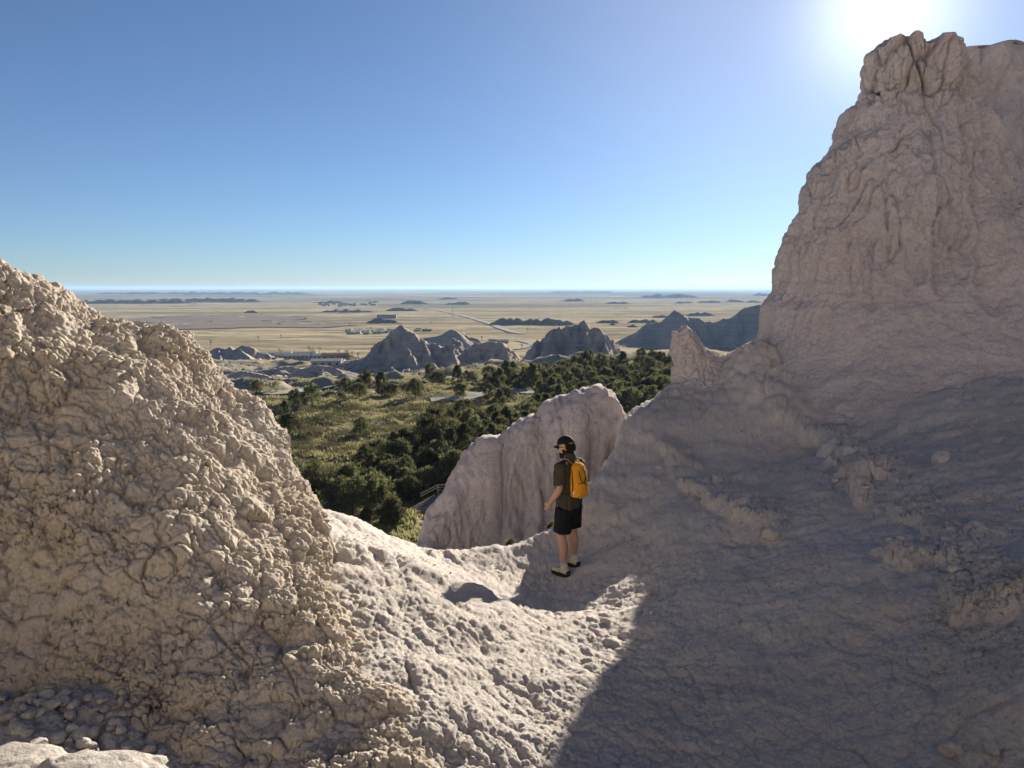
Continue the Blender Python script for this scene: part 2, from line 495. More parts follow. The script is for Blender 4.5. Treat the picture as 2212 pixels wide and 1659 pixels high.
# blocks along the ledges
near = sstep(0.01, 0.06, np.abs(GL))
d += near * (blocks(P, 0.11, 0.030, 0.018, 51, 0.1, cw=0.04, flat=0.08) + blocks(P, 0.05, 0.018, 0.010, 53, 0.1, flat=0.1))
scree = sstep(0.1, 0.4, perlin(P * 0.8 + 9, 88) + 0.1) * sstep(1.5, 4.0, GX)
d += clods(P, 0.09, 0.022, 0.01, 61, 0.2) * scree * 0.8
crestm = sstep(11.5, 14.0, GY) * sstep(18.0, 16.0, GY)
d += crestm * (clods(P, 0.30, 0.05, 0.03, 63, 0.2, cw=0.05) + clods(P, 0.13, 0.030, 0.02, 65, 0.2, cw=0.05))
shade = sstep(0.8, 2.2, GX)
dn = np.stack([P[..., 0] * 0.8 + P[..., 1] * 0.6, (-P[..., 0] * 0.6 + P[..., 1] * 0.8) * 3.2, P[..., 2]], -1)
d += shade * (0.014 * ridged(dn * 0.55, 3, seed=67) - 0.012 * fractures(P, 2.2, 0.012, 69) + 0.008 * fbm(P * 4.0, 3, seed=68))
far_out = sstep(3.2, 2.6, RR) + sstep(16.6, 18.0, RR)
d *= 1 - 0.8 * np.clip(far_out, 0, 1)
P = P + N * d[..., None]
GROUND_P = P

# ================================================================== the cracked outcrop on the left
OP = [(0,583,6.9),(0,700,6.4),(0,850,6.0),(0,1000,5.65),(0,1200,5.25),(0,1380,5.0),(0,1480,4.8),
      (150,664,7.4),(150,800,6.4),(150,1000,5.75),(150,1200,5.3),(150,1400,5.0),(150,1510,4.7),
      (300,700,7.8),(300,850,6.6),(300,1050,5.8),(300,1250,5.3),(300,1450,4.9),(300,1570,4.55),
      (430,760,8.0),(450,900,6.9),(450,1050,6.1),(450,1250,5.4),(450,1450,4.9),(470,1640,4.35),
      (560,860,8.1),(560,1000,6.95),(560,1150,6.15),(580,1300,5.45),(600,1450,4.95),(640,1640,4.35),
      (615,925,8.0),(640,1040,7.4),(650,1150,6.75),(655,1250,6.1),(700,1350,5.4),(750,1450,4.9),(790,1550,4.5),(830,1650,4.2),
      (600,1750,4.1),(800,1750,3.95),(450,1760,4.05),(920,1760,3.85),(-250,560,6.0),(-250,1000,5.2),(-250,1450,4.5),(-600,700,5.2),(-600,1200,4.5)]
o_tps = TPS([at(*g) for g in OP], 0.003)
CR = [(-900,640,5.9),(-600,600,6.3),(-250,560,6.7),(0,583,6.95),(150,652,7.45),(300,690,7.85),(430,760,8.05),(500,800,8.1),(560,860,8.15),(630,925,8.1),(656,1040,7.6),(680,1100,7.3),(690,1250,6.6),(690,1300,6.1)]
cr_t = np.array([ray(a, b)[0] for a, b, _ in CR]); cr_y = np.array([c for _, _, c in CR])
FL = np.array([at(*q)[:2] for q in [(632,925,8.0),(664,1040,7.45),(680,1150,6.8),(684,1240,6.15),(740,1350,5.4),(800,1450,4.9),(850,1550,4.5),(905,1659,4.15),(960,1800,3.7)]])
def poly_sd(x, y, pts):
    best = np.full(x.shape, 1e9); side = np.zeros_like(x)
    for a, b in zip(pts[:-1], pts[1:]):
        ex, ey = b[0]-a[0], b[1]-a[1]
        t = np.clip(((x-a[0])*ex + (y-a[1])*ey) / (ex*ex+ey*ey), 0, 1)
        dx, dy = x-(a[0]+t*ex), y-(a[1]+t*ey)
        dd = np.hypot(dx, dy); m = dd < best - 1e-9
        best = np.where(m, dd, best); side = np.where(m, np.sign(ex*dy-ey*dx), side)
    return best * side
def out_h(x, y):
    z = o_tps(x, y)
    t = x / np.maximum(y, 0.5)
    yc = np.interp(t, cr_t, cr_y)
    z = z - 1.5 * softplus(y - yc, 0.07)
    sd = poly_sd(x, y, FL)                                   # positive to the right of the flank line
    z = z - 2.2 * softplus(sd, 0.06)
    return z
oaz = np.radians(np.concatenate([np.linspace(-66, -49, 16)[:-1], np.linspace(-49, -37, 110)[:-1], np.linspace(-37, -1.0, 520)]))
orr = np.concatenate([np.linspace(3.3, 9.2, 800), np.linspace(9.3, 11, 8)])
A, RR = np.meshgrid(oaz, orr)
OX, OY = RR * np.sin(A), RR * np.cos(A)
OZ = out_h(OX, OY)
OZ = np.maximum(OZ, ground0(OX, OY) - 0.45)
P = np.stack([OX, OY, OZ], -1)
N = grid_normals(P); N *= np.sign(N[..., 2:3])
Pw = P + 0.10 * np.stack([fbm(P * 2.2, 3, seed=5), fbm(P * 2.2 + 9, 3, seed=6), fbm(P * 2.2 + 21, 3, seed=7)], -1)
d = 0.19 * fbm(P * 0.9, 4, seed=11) + 0.05 * fbm(P * 3.2, 3, seed=12)
V1 = P * np.array([1, 1, 0.7])
rough = sstep(-0.15, 0.20, fbm(P * 1.5 + 40, 3, seed=13))
crest = sstep(0.7, 0.0, np.interp(OX / OY, cr_t, cr_y) - OY)
right = sstep(-0.5, -0.05, poly_sd(OX, OY, FL))
rough = np.clip(np.maximum(rough, np.maximum(crest, right)), 0, 1)
mA = sstep(-0.25, 0.15, fbm(P * 0.9 + 70, 2, seed=15)); mB = sstep(-0.2, 0.2, fbm(P * 1.2 + 90, 2, seed=16))
mC = sstep(-0.1, 0.25, fbm(P * 2.1 + 20, 2, seed=17))
d += clods(V1, 0.55, 0.09, 0.0, 101, 0.3, cw=0.04) * (0.4 + 0.6 * mA)
d -= 0.050 * fractures(P * np.array([1, 1, 0.40]), 1.05, 0.014, 102) + 0.030 * fractures(P * np.array([1, 1, 0.7]), 2.1, 0.008, 104) * mA
P = P + N * d[..., None]
N = 0.5 * N + 0.5 * grid_normals(P) * np.sign(grid_normals(P)[..., 2:3]); N /= np.linalg.norm(N, axis=-1, keepdims=True)
P = P - N * (0.020 * fractures(P, 4.3, 0.0045, 151) + 0.024 * fractures(P * np.array([1, 1, 0.6]) + 5, 2.6, 0.006, 153)
             - 0.05 * fbm(P * 5.0, 3, seed=155) * 0.5 * (1 - 0.5 * rough))[..., None]
P = popcorn(P, N, [(0.30, 0.048, 0.026, 0.02, 0.4 + 0.6 * mA), (0.16, 0.034, 0.018, 0.025, 0.2 + 0.8 * mB), (0.088, 0.030, 0.012, 0.04, 0.10 + 0.90 * rough),
                   (0.055, 0.022, 0.009, 0.05, 0.15 + 0.85 * mC * (0.4 + 0.6 * rough)), (0.033, 0.015, 0.006, 0.07, 0.35 + 0.65 * rough)], 141)
outcrop = grid_obj('rock_outcrop', P, MAT_OUT, flip=True, keep=OZ > ground0(OX, OY) - 0.40)
g_keep = ~((out_h(GX, GY) > GZ + 0.55) & (np.hypot(GX, GY) < 9.0) & (GX < -0.3) & (GY > 3.4) & (GX > -1.1 * GY))
ground = grid_obj('ground', GROUND_P, MAT_GROUND, wrap=True, flip=True, keep=g_keep)
tag(ground, 'pale crusted mudstone saddle and scree slope between the rocks', None, None, 'structure')
tag(outcrop, 'tall buff outcrop of cracked lumpy mudstone filling the left side', 'rock outcrop')
# ================================================================== lofted rock towers
def loft(name, label, zs, xl, xr, cy, bf, bb, ztop, mat, nz, nth, disp, cat='rock tower', front_dense=True, sq=2.6):
    """horizontal sections between the left and right outline; bf / bb reach to the front and back"""
    th = np.linspace(0, 1, nth, endpoint=False)
    # half the columns and more on the side that faces the camera (theta pi..2pi)
    th = np.where(th < 0.76, math.pi + th / 0.76 * math.pi, (th - 0.76) / 0.24 * math.pi)
    v = np.linspace(0, 1, nz)
    z0, z1 = zs[0], zs[-1]
    zz = z0 + v * (z1 - z0)
    XL = np.interp(zz, zs, xl)[:, None]; XR = np.interp(zz, zs, xr)[:, None]
    BF = np.interp(zz, zs, bf)[:, None]; BB = np.interp(zz, zs, bb)[:, None]; CYY = np.interp(zz, zs, cy)[:, None]
    c, s = np.cos(th)[None], np.sin(th)[None]
    cs = np.sign(c) * np.abs(c) ** (2 / sq); ss = np.sign(s) * np.abs(s) ** (2 / sq)
    X = (XL + XR) / 2 + (XR - XL) / 2 * cs
    Y = CYY + np.where(ss < 0, BF, BB) * ss
    Z = np.repeat(zz[:, None], nth, 1)
    P = np.stack([X, Y, Z], -1)
    N = grid_normals(P, True)
    ctr = np.stack([(XL + XR) / 2 + 0 * c, CYY + 0 * c, Z], -1)
    sg = np.sign(((P - ctr) * N).sum(-1, keepdims=True)); sg[sg == 0] = 1
    N = N * sg
    P = P + N * disp(P)[..., None]
    # uneven top: every column ends at the outline's height there
    top = ztop(P[-1, :, 0])
    k = (zz - z0) / (z1 - z0)
    kk = sstep(0.72, 1.0, k)[:, None]
    P[..., 2] += kk * (top[None] - P[-1:, :, 2])
    # close the top with shrinking rings
    rings = []
    last = P[-1]; cc = last.mean(0)
    for f in (0.93, 0.8, 0.6, 0.35, 0.02):
        q = last * f + cc * (1 - f)
        q[:, 2] = ztop(q[:, 0]) + 0.05 * fbm(q * 3, 3, seed=5) + 0.04 * (1 - f)
        rings.append(q)
    P = np.concatenate([P, np.stack(rings)], 0)
    o = grid_obj(name, P, mat, wrap=True)
    return tag(o, label, cat)

def ax(px, py, Y): return at(px, py, Y)[0]
def azz(py, Y): return ray(CX, py)[1] * Y
# --- tall tower on the right, back to the sun
BY = 15.2
Lp = [(1640,735),(1645,662),(1668,640),(1682,545),(1702,500),(1735,392),(1757,340),(1782,300),(1792,252),(1832,212),(1856,198),(1852,135),(1858,100)]
zl = np.array([azz(p[1], BY) for p in Lp]); xl_ = np.array([ax(p[0], p[1], BY) for p in Lp])
Rp = [(2640,760),(2560,640),(2480,560),(2380,500),(2260,455),(2180,400),(2150,340),(2125,270),(2100,200),(2092,140),(2088,100)]
zr = np.array([azz(p[1], BY) for p in Rp]); xr_ = np.array([ax(p[0], p[1], BY) for p in Rp])
zs = np.linspace(azz(770, BY) - 1.0, azz(100, BY), 60)
XLb = np.interp(zs, zl, xl_) + np.interp(zs, [-2.3, -1.5, -0.9, 0.5, 3.0], [-0.9, -0.25, 0.0, 0.17, 0.50]); XRb = np.interp(zs, zr, xr_)
ZT = [(1850,112),(1862,96),(1872,86),(1890,84),(1900,96),(1908,98),(1918,92),(1930,90),(1934,74),(1948,70),(1972,74),(1982,78),(1994,98),(2004,100),(2018,97),(2026,80),(2046,80),(2066,88),(2082,98),(2090,122),(2100,130)]
zt_x = np.array([ax(a, b, 14.75) for a, b in ZT]); zt_z = np.array([azz(b, 14.75) for a, b in ZT])
k = (zs - zs[0]) / (zs[-1] - zs[0])
bfb = np.interp(k, [0, 0.05, 0.10, 0.16, 0.3, 0.6, 0.85, 1.0], [6.2, 5.0, 4.1, 3.4, 2.5, 1.5, 0.75, 0.6])
bbb = np.interp(k, [0, 1], [2.6, 0.5])
cyb = np.interp(k, [0, 0.3, 1], [15.0, 15.2, 15.4])
def disp_butte(P):
    rag = 0.035 * fbm(P * 2.4, 4, gain=0.6, seed=12)
    w = 0.10 * fbm(P * 0.8, 2, seed=8)[..., None] * np.array([1, 1, 0])
    d = rag + 0.24 * fbm(P * np.array([0.42, 0.42, 0.36]), 3, seed=201)
    d += 0.13 * ridged((P + w) * np.array([1.3, 1.3, 0.10]), 2, seed=203) - 0.06           # upright flutes
    d += 0.06 * ridged((P + w) * np.array([3.6, 3.6, 0.30]), 3, seed=205) - 0.03
    d -= 0.10 * fractures(P * np.array([1, 1, 0.18]), 1.1, 0.022, 209) + 0.05 * fractures(P * np.array([1, 1, 0.14]), 2.4, 0.008, 225)
    up = sstep(-0.9, 0.6, P[..., 2])
    d = d * (0.30 + 0.70 * up)
    d += clods(P * np.array([1, 1, 0.45]), 0.16, 0.018, 0.018, 211, 0.1, cw=0.04) * (0.35 + 0.65 * up)
    d += clods(P * np.array([1, 1, 0.6]), 0.07, 0.014, 0.010, 217, 0.1)
    st = np.stack([0 * P[..., 0], 0 * P[..., 1], P[..., 2] * 3.1 + 0.25 * fbm(P * 0.5, 2, seed=6)], -1)
    d += 0.035 * fbm(st, 3, seed=231) * (0.3 + up)
    cap = sstep(3.2, 3.6, P[..., 2])
    d += cap * (blocks(P * np.array([1, 1, 0.40]), 0.55, 0.13, 0.10, 219, 0.08, cw=0.04) + clods(P * np.array([1, 1, 0.7]), 0.26, 0.09, 0.04, 221, 0.1, cw=0.04) + 0.10 * fbm(P * 2.6, 3, seed=229))
    d += -0.10 * np.exp(-((P[..., 2] - 3.62) / 0.09) ** 2)   # shadowed seam under the cap blocks
    return d
tower = loft('rock_tower', 'tall fluted mudstone tower with blocky top below the sun', zs, XLb, XRb, cyb, bfb, bbb,
             lambda x: np.interp(x, zt_x, zt_z), MAT_BUTTE, 340, 420, disp_butte, sq=2.05)
# --- darker tower behind it at the right edge
Y2 = 22.0
zs2 = np.linspace(-3.0, azz(122, Y2), 40); k2 = (zs2 - zs2[0]) / (zs2[-1] - zs2[0])
def disp_back(P):
    Q = P * np.array([1, 1, 0.3])
    return 0.4 * fbm(P * 0.4, 3, seed=301) + 0.2 * ridged(Q * 0.8, 3, seed=303) + clods(Q, 0.7, 0.3, 0.12, 307, 0.3, cw=0.05) + clods(P, 0.25, 0.07, 0.04, 311, 0.3)
x2l = np.interp(k2, [0, 0.5, 1], [9.0, 9.6, 10.4]); x2r = np.interp(k2, [0, 1], [26.0, 21.0])
zt2 = [(2060,135),(2100,128),(2115,126),(2122,132),(2150,128),(2168,122),(2190,116),(2202,118),(2212,104),(2300,90),(2500,120),(2700,180)]
tower2 = loft('rock_tower', 'darker mudstone tower behind the tall one, cut by the right edge', zs2, x2l, x2r, np.full(40, 22.0),
              np.interp(k2, [0, 1], [2.6, 1.3]), np.interp(k2, [0, 1], [3.0, 1.0]),
              lambda x: np.interp(x, [ax(a, b, Y2) for a, b in zt2], [azz(b, Y2) for a, b in zt2]), MAT_BUTTE, 170, 320, disp_back, sq=4.5)
# --- small pointed pinnacle on the ridge
Y3 = 15.5
P3l = [(1310,985),(1352,930),(1395,890),(1425,862),(1442,842),(1450,800),(1454,745),(1457,716)]
P3r = [(1730,985),(1680,930),(1625,872),(1590,830),(1573,808),(1568,792),(1552,772),(1527,763),(1516,747),(1500,730),(1487,718)]
zs3 = np.linspace(azz(985, Y3), azz(716, Y3), 50)
x3l = np.interp(zs3, [azz(b, Y3) for a, b in P3l], [ax(a, b, Y3) for a, b in P3l])
x3r = np.interp(zs3, [azz(b, Y3) for a, b in P3r], [ax(a, b, Y3) for a, b in P3r])
k3 = (zs3 - zs3[0]) / (zs3[-1] - zs3[0])
def disp_pin(P):
    Q = P * np.array([1, 1, 0.5])
    return 0.14 * fbm(P * 1.3, 4, seed=401) - 0.05 * fractures(P * np.array([1, 1, 0.5]), 1.6, 0.02, 407) + clods(Q, 0.15, 0.05, 0.03, 403, 0.12, cw=0.04) + clods(P, 0.07, 0.022, 0.012, 405, 0.1)
pinn = loft('rock_pinnacle', 'small pointed mudstone pinnacle on the ridge left of the tall tower', zs3, x3l, x3r, np.full(50, 15.25),
            np.interp(k3, [0, 0.3, 0.5, 0.7, 1], [3.6, 2.5, 1.7, 1.0, 0.3]), np.interp(k3, [0, 1], [0.8, 0.15]),
            lambda x: np.interp(x, [ax(1457, 716, Y3), ax(1470, 706, Y3), ax(1485, 716, Y3), ax(1500, 732, Y3)],
                                [azz(714, Y3), azz(704, Y3), azz(716, Y3), azz(734, Y3)]), MAT_BUTTE, 180, 240, disp_pin, 'rock pinnacle', sq=2.1)

# ================================================================== the fin behind the saddle
def fin(name, label, crest, zbase, wf, wb, mat, ns, ntf, ntb, disp, cat):
    C = np.array(crest, float)
    L = np.concatenate([[0], np.cumsum(np.hypot(np.diff(C[:, 0]), np.diff(C[:, 2])))]); L /= L[-1]
    s = np.linspace(0, 1, ns)
    cx, cy, cz = (np.interp(s, L, C[:, i]) for i in range(3))
    t = np.concatenate([-np.linspace(1, 0, ntf) ** 1.25, (np.linspace(0, 1, ntb + 1)[1:]) ** 1.2])
    T, S = np.meshgrid(t, s, indexing='ij')
    H = cz[None] - zbase
    a = np.abs(T)
    Z = cz[None] - H * a
    prof = 0.10 * np.minimum(1, a / 0.04) ** 0.5 + 0.28 * a + 0.62 * a ** 1.8
    Y = cy[None] + np.where(T < 0, -wf, wb) * prof
    P = np.stack([np.repeat(cx[None], len(t), 0), Y, Z], -1)
    N = grid_normals(P)
    sg = np.sign(N[..., 2:3]); sg[sg == 0] = 1
    N = N * sg
    P = P + N * disp(P)[..., None]
    return tag(grid_obj(name, P, mat), label, cat)
FC = [(820,1330,14.2),(880,1235,14.8),(915,1165,15.2),(935,1120,15.4),(960,1072,15.6),(985,1025,15.8),(1012,988,16),(1048,955,16.1),(1062,950,16.1),(1085,952,16.2),(1100,938,16.2),
      (1112,928,16.2),(1128,908,16.3),(1140,900,16.3),(1152,902,16.3),(1162,908,16.3),(1172,892,16.4),(1182,880,16.4),(1196,884,16.4),(1222,868,16.5),(1245,852,16.5),(1262,844,16.6),
      (1282,842,16.6),(1298,848,16.6),(1312,848,16.7),(1324,862,16.7),(1340,886,16.8),(1352,912,16.9),(1372,960,17),(1420,1060,17.2)]
def disp_fin(P):
    Q = P * np.array([1, 1, 0.20])
    d = 0.22 * fbm(P * np.array([0.6, .6, .3]), 3, seed=501) + 0.06 * ridged(Q * 1.1 + 0.2 * fbm(P, 2, seed=4)[..., None], 4, seed=503) - 0.02 - 0.06 * fractures(P * np.array([1, 1, 0.3]), 0.9, 0.03, 505)
    d += 0.05 * ridged(Q * 2.6, 3, seed=511) - 0.02
    d += clods(P * np.array([1, 1, 0.35]), 0.26, 0.035, 0.03, 507, 0.2, cw=0.04)
    d += clods(P * np.array([1, 1, 0.6]), 0.12, 0.014, 0.012, 509, 0.3)
    return d
fin1 = fin('rock_fin', 'pale pink fin of mudstone rising behind the hiker', [at(*c) for c in FC], -14.0, 6.5, 5.0, MAT_BUTTE, 290, 190, 30, disp_fin, 'rock fin')
# ================================================================== the valley and the prairie
prof_y = np.array([5, 9.5, 14, 24, 40, 62, 90, 130, 190, 250, 330, 480, 620, 1000, 2000, 3500, 8000, 70000.0])
prof_z = np.array([-8, -9.5, -14.5, -19, -23.5, -26.6, -28.4, -28.2, -28, -34, -45, -54, -60.5, -64, -74, -80, -82, -86])
def terrain_h(x, y):
    x = np.asarray(x, float); y = np.asarray(y, float)
    t = x / np.maximum(y, 1)
    shift = np.interp(t, [-0.35, -0.22, -0.1, 0.0, 0.1, 0.25], [-12, 0, 18, 62, 95, 110])
    shift = shift * sstep(120, 200, y) * (1 - sstep(480, 760, y))
    z = np.interp(y - shift, prof_y, prof_z)
    p = np.stack([x, y, np.zeros_like(x)], -1)
    shelf = sstep(40, 80, y) * (1 - sstep(230, 300, y - shift * 0.6))
    z = z + shelf * (1.7 * fbm(p / 19.0, 3, seed=601) + 0.45 * fbm(p / 5.5, 2, seed=603))
    brk = sstep(205, 250, y - shift) * (1 - sstep(560, 680, y))
    m = ridged(p / np.array([46.0, 30.0, 1.0]), 4, seed=605)
    z = z + brk * (5.0 * np.clip(m - 0.35, 0, 1.4) - 0.6)
    pr = sstep(560, 900, y)
    z = z + pr * (1.6 * fbm(p / np.array([210.0, 120.0, 1]), 4, seed=607) + np.minimum(y / 2500, 2.2) * 2.6 * fbm(p / np.array([1500.0, 600.0, 1]), 4, seed=609))
    far = sstep(4000, 14000, y)
    z = z + far * (30 * np.clip(fbm(p / np.array([9000.0, 5000.0, 1]), 4, seed=611) + 0.08, 0, 1)) * (1 - sstep(26000, 45000, y) * 0.6)
    return z
def T(px, py, y0=60.0, y1=60000.0):
    return hit(px, py, terrain_h, y0, y1, 900)
def Tz(x, y): return float(terrain_h(np.array([float(x)]), np.array([float(y)]))[0])

bt = NB('grassland and bare clay'); p = bt.pos(); xyz = bt.sep(p)
flat_p = bt.mapped(p, (1, 1, 0))
g1 = bt.noise(flat_p, 0.055, 5, 0.6)
g2 = bt.noise(flat_p, 0.6, 4, 0.65)
near_g = bt.mix(bt.ramp(g1, [(0.38, 0.0), (0.6, 1.0)]), (0.27, 0.235, 0.13), (0.175, 0.165, 0.08))
near_g = bt.mix(bt.ramp(g2, [(0.35, 0.8), (0.6, 0.0)]), near_g, (0.15, 0.125, 0.075))
st = bt.noise(bt.mapped(p, (0.0035, 0.009, 0)), 1.0, 8, 0.68, 0.6)
st2 = bt.noise(bt.mapped(p, (0.012, 0.040, 0)), 1.0, 6, 0.68, 1.0)
prairie = bt.mix(bt.ramp(st, [(0.36, 0.0), (0.58, 1.0)]), (0.23, 0.19, 0.125), (0.38, 0.315, 0.205))
prairie = bt.mix(bt.ramp(st2, [(0.40, 0.85), (0.50, 0.0)]), prairie, (0.11, 0.097, 0.072))
st3 = bt.noise(bt.mapped(p, (0.0006, 0.0016, 0)), 1.0, 6, 0.68, 0.8)
prairie = bt.mix(bt.ramp(st3, [(0.42, 0.7), (0.52, 0.0)]), prairie, (0.10, 0.092, 0.06))
mr = bt.n('ShaderNodeMapRange'); mr.inputs['From Min'].default_value = 330; mr.inputs['From Max'].default_value = 560
bt.l(xyz[1], mr.inputs['Value'])
mf = bt.n('ShaderNodeMapRange'); mf.inputs['From Min'].default_value = 2500; mf.inputs['From Max'].default_value = 9000
bt.l(xyz[1], mf.inputs['Value'])
st4 = bt.noise(bt.mapped(p, (0.00022, 0.00075, 0)), 1.0, 7, 0.66, 0.6)
prairie = bt.mix(bt.math('MULTIPLY', mf.outputs[0], bt.ramp(st4, [(0.44, 0.0), (0.54, 0.9)])), prairie, (0.085, 0.088, 0.07))
c = bt.mix(mr.outputs[0], near_g, prairie)
nz = bt.sep(bt.n('ShaderNodeNewGeometry').outputs['True Normal'])[2]
steep = bt.ramp(nz, [(0.90, 1.0), (0.965, 0.0)])
c = bt.mix(steep, c, (0.30, 0.265, 0.225))
bt.col(c)
bt.b.inputs['Roughness'].default_value = 0.95; bt.b.inputs['Specular IOR Level'].default_value = 0.0
bt.bump(bt.noise(flat_p, 1.3, 5, 0.7), 0.5, 0.7)
MAT_LAND = bt.m

taz = np.radians(np.concatenate([np.linspace(-75, -38, 30)[:-1], np.linspace(-38, 38, 400), np.linspace(38, 75, 30)[1:]]))
trr = np.concatenate([np.geomspace(6, 60, 30)[:-1], np.geomspace(60, 330, 180)[:-1], np.geomspace(330, 1500, 140)[:-1], np.geomspace(1500, 70000, 100)])
A, RR = np.meshgrid(taz, trr)
X, Y = RR * np.sin(A), RR * np.cos(A)
P = np.stack([X, Y, terrain_h(X, RR * np.maximum(np.cos(A), 0.35))], -1)
land = grid_obj('prairie', P, MAT_LAND, flip=True)
tag(land, 'grassy shelf below the ridge and dry prairie reaching to the horizon', None, None, 'structure')

MAT_MID = clay('banded grey clay', (0.54, 0.455, 0.375), (0.48, 0.395, 0.32), (0.50, 0.36, 0.29), (0.39, 0.345, 0.315), 0.12, bands=(0.42, (0.30, 0.225, 0.19), 2.6, 0.05, 0.6), rustamt=0.35)
MAT_FAR = clay('dark far clay and scrub', (0.17, 0.155, 0.13), (0.15, 0.14, 0.11), (0.19, 0.155, 0.125), (0.12, 0.115, 0.10), 0.02)

def seg_h(X, Y, a, b, sl_f, sl_b, zs=1.0):
    ex, ey = b[0]-a[0], b[1]-a[1]; ll = ex*ex+ey*ey + 1e-9
    t = np.clip(((X-a[0])*ex + (Y-a[1])*ey) / ll, 0, 1)
    dx, dy = X-(a[0]+t*ex), Y-(a[1]+t*ey)
    d = np.hypot(dx, dy)
    sl = np.where(dy < 0, sl_f, sl_b)
    return a[2] + t*(b[2]-a[2]), d, sl
def butte(name, label, cat, ridges, mat, slopes, foot, res, gully=1.0, seed=0, group=None, sharp=0.95, terr=0.0, front=45.0, back=25.0, gscale=9.0):
    """ridge lines with steep gullied flanks that flare out to the ground"""
    allp = np.array([q for r in ridges for q in r])
    x0, x1 = allp[:, 0].min() - front, allp[:, 0].max() + front
    y0, y1 = allp[:, 1].min() - front, allp[:, 1].max() + back
    nx = max(12, int((x1-x0)/res)); ny = max(10, int((y1-y0)/(res*1.3)))
    X, Y = np.meshgrid(np.linspace(x0, x1, nx), np.linspace(y0, y1, ny))
    p3 = np.stack([X, Y, 0*X], -1)
    wx = gully * 0.35 * fbm(p3 / (gscale * 0.8), 3, seed=seed+1); wy = gully * 0.35 * fbm(p3 / (gscale * 0.8) + 5, 3, seed=seed+2)
    base = foot(X, Y)
    H = np.full(X.shape, -1e9); D = np.full(X.shape, 1e9)
    for r in ridges:
        for a, b in zip(r[:-1], r[1:]):
            zc, d, sl = seg_h(X + wx, Y + wy, a, b, slopes[0], slopes[1])
            relief = np.maximum(zc - base, 1.0)
            k = d * sl / relief
            h = zc - relief * (np.minimum(k, 1) ** sharp) - np.maximum(k - 1, 0) * relief * 0.15
            D = np.where(h > H, d, D); H = np.maximum(H, h)
    g = ridged(np.stack([X / gscale, Y / (gscale * 2.4), H / (gscale * 3)], -1), 3, seed=seed+3)
    g2 = ridged(np.stack([X / (gscale*.4), Y / (gscale), H / gscale], -1), 2, seed=seed+4)
    H = H + gully * np.minimum(D / (gscale * .5), 1.0) * (0.9 * (g - 0.6) + 0.5 * (g2 - 0.6))
    H += gully * 0.25 * fbm(np.stack([X, Y, H], -1) / (gscale * .25), 3, seed=seed + 6)
    if terr:
        u = H / terr; f = u - np.floor(u)
        H = terr * (np.floor(u) + np.where(f < 0.7, f * 0.75, 0.525 + (f - 0.7) * 1.583))
    P = np.stack([X, Y, np.maximum(H, base - 1.2 - 0.02 * abs(res))], -1)
    F = grid_faces(ny, nx)
    keep = (H > base - 1.0).ravel()
    F = F[keep[F].any(1)]
    used = np.unique(F); re = np.zeros(nx*ny, np.int64); re[used] = np.arange(len(used))
    o = link(name, mesh_from(name, P.reshape(-1, 3)[used], re[F]), mat)
    return tag(o, label, cat, group)
def sil(pts, Y, wob=0.0, seed=0):
    rnd = random.Random(seed)
    return [at(px, py, Y + rnd.uniform(-wob, wob)) for px, py in pts]
footT = lambda X, Y: terrain_h(X, Y)

S1 = [(722,800),(734,792),(748,779),(778,776),(792,768),(808,755),(816,756),(822,742),(828,730),(844,717),(856,715),(860,706),(867,701),(874,709),(888,715),(904,724),(916,734),(920,741),(938,740),(948,744),(958,752),(968,742),(978,730),(984,732),(988,744),(998,752),(1012,750),(1026,740),(1044,741),(1058,736),(1086,739),(1098,756),(1106,774),(1118,786)]
r1 = [sil(S1, 480, 2, 1),
      [at(867,703,480), at(858,745,466), at(840,790,446), at(825,815,432)], [at(867,703,480), at(880,750,464), at(905,795,444)],
      [at(828,731,480), at(800,775,460), at(770,803,446)], [at(978,731,480), at(980,760,464), at(990,795,440)],
      [at(916,735,480), at(930,775,458)], [at(1058,737,480), at(1062,775,462)], [at(1090,740,480), at(1104,785,462)]]
butte('butte', 'banded grey butte with a pointed peak in the middle distance', 'butte', r1, MAT_MID, (1.15, 1.3), footT, 0.62, 2.6, 11, gscale=7.0)
butte('clay_cone', 'small smooth clay cone at the foot of the pointed butte', 'clay cone', [[at(934,785,425), at(938,785,425)], [at(936,785,425), at(915,808,415)], [at(936,785,425), at(962,812,412)]], MAT_MID, (1.2, 1.1), lambda X, Y: terrain_h(X, Y) , 0.6, 0.7, 21, front=25, back=20)
butte('clay_cone', 'ribbed clay cone right of the smooth one, sunlit on its right side', 'clay cone', [[at(974,787,420), at(980,787,420)], [at(978,787,420), at(1005,812,408)], [at(978,787,420), at(960,812,408)]], MAT_MID, (1.1, 1.0), lambda X, Y: terrain_h(X, Y), 0.6, 1.2, 23, front=25, back=20)
S2 = [(1120,790),(1132,777),(1148,762),(1155,750),(1159,736),(1163,732),(1168,738),(1181,722),(1192,720),(1196,707),(1204,709),(1208,704),(1213,710),(1226,703),(1239,702),(1250,700),(1256,693),(1262,690),(1267,700),(1272,711),(1285,706),(1296,710),(1301,719),(1314,724),(1327,742),(1332,758),(1345,776)]
r2 = [sil(S2, 410, 2, 2), [at(1250,701,410), at(1236,745,392), at(1220,790,374)], [at(1262,691,410), at(1270,740,394), at(1280,785,376)],
      [at(1196,708,410), at(1180,760,388)], [at(1300,720,410), at(1318,775,388)], [at(1163,733,410), at(1150,775,390)]]
butte('butte', 'jagged pinnacled butte behind the dark junipers', 'butte', r2, MAT_MID, (1.7, 1.5), footT, 0.5, 2.2, 31, gscale=5.0)
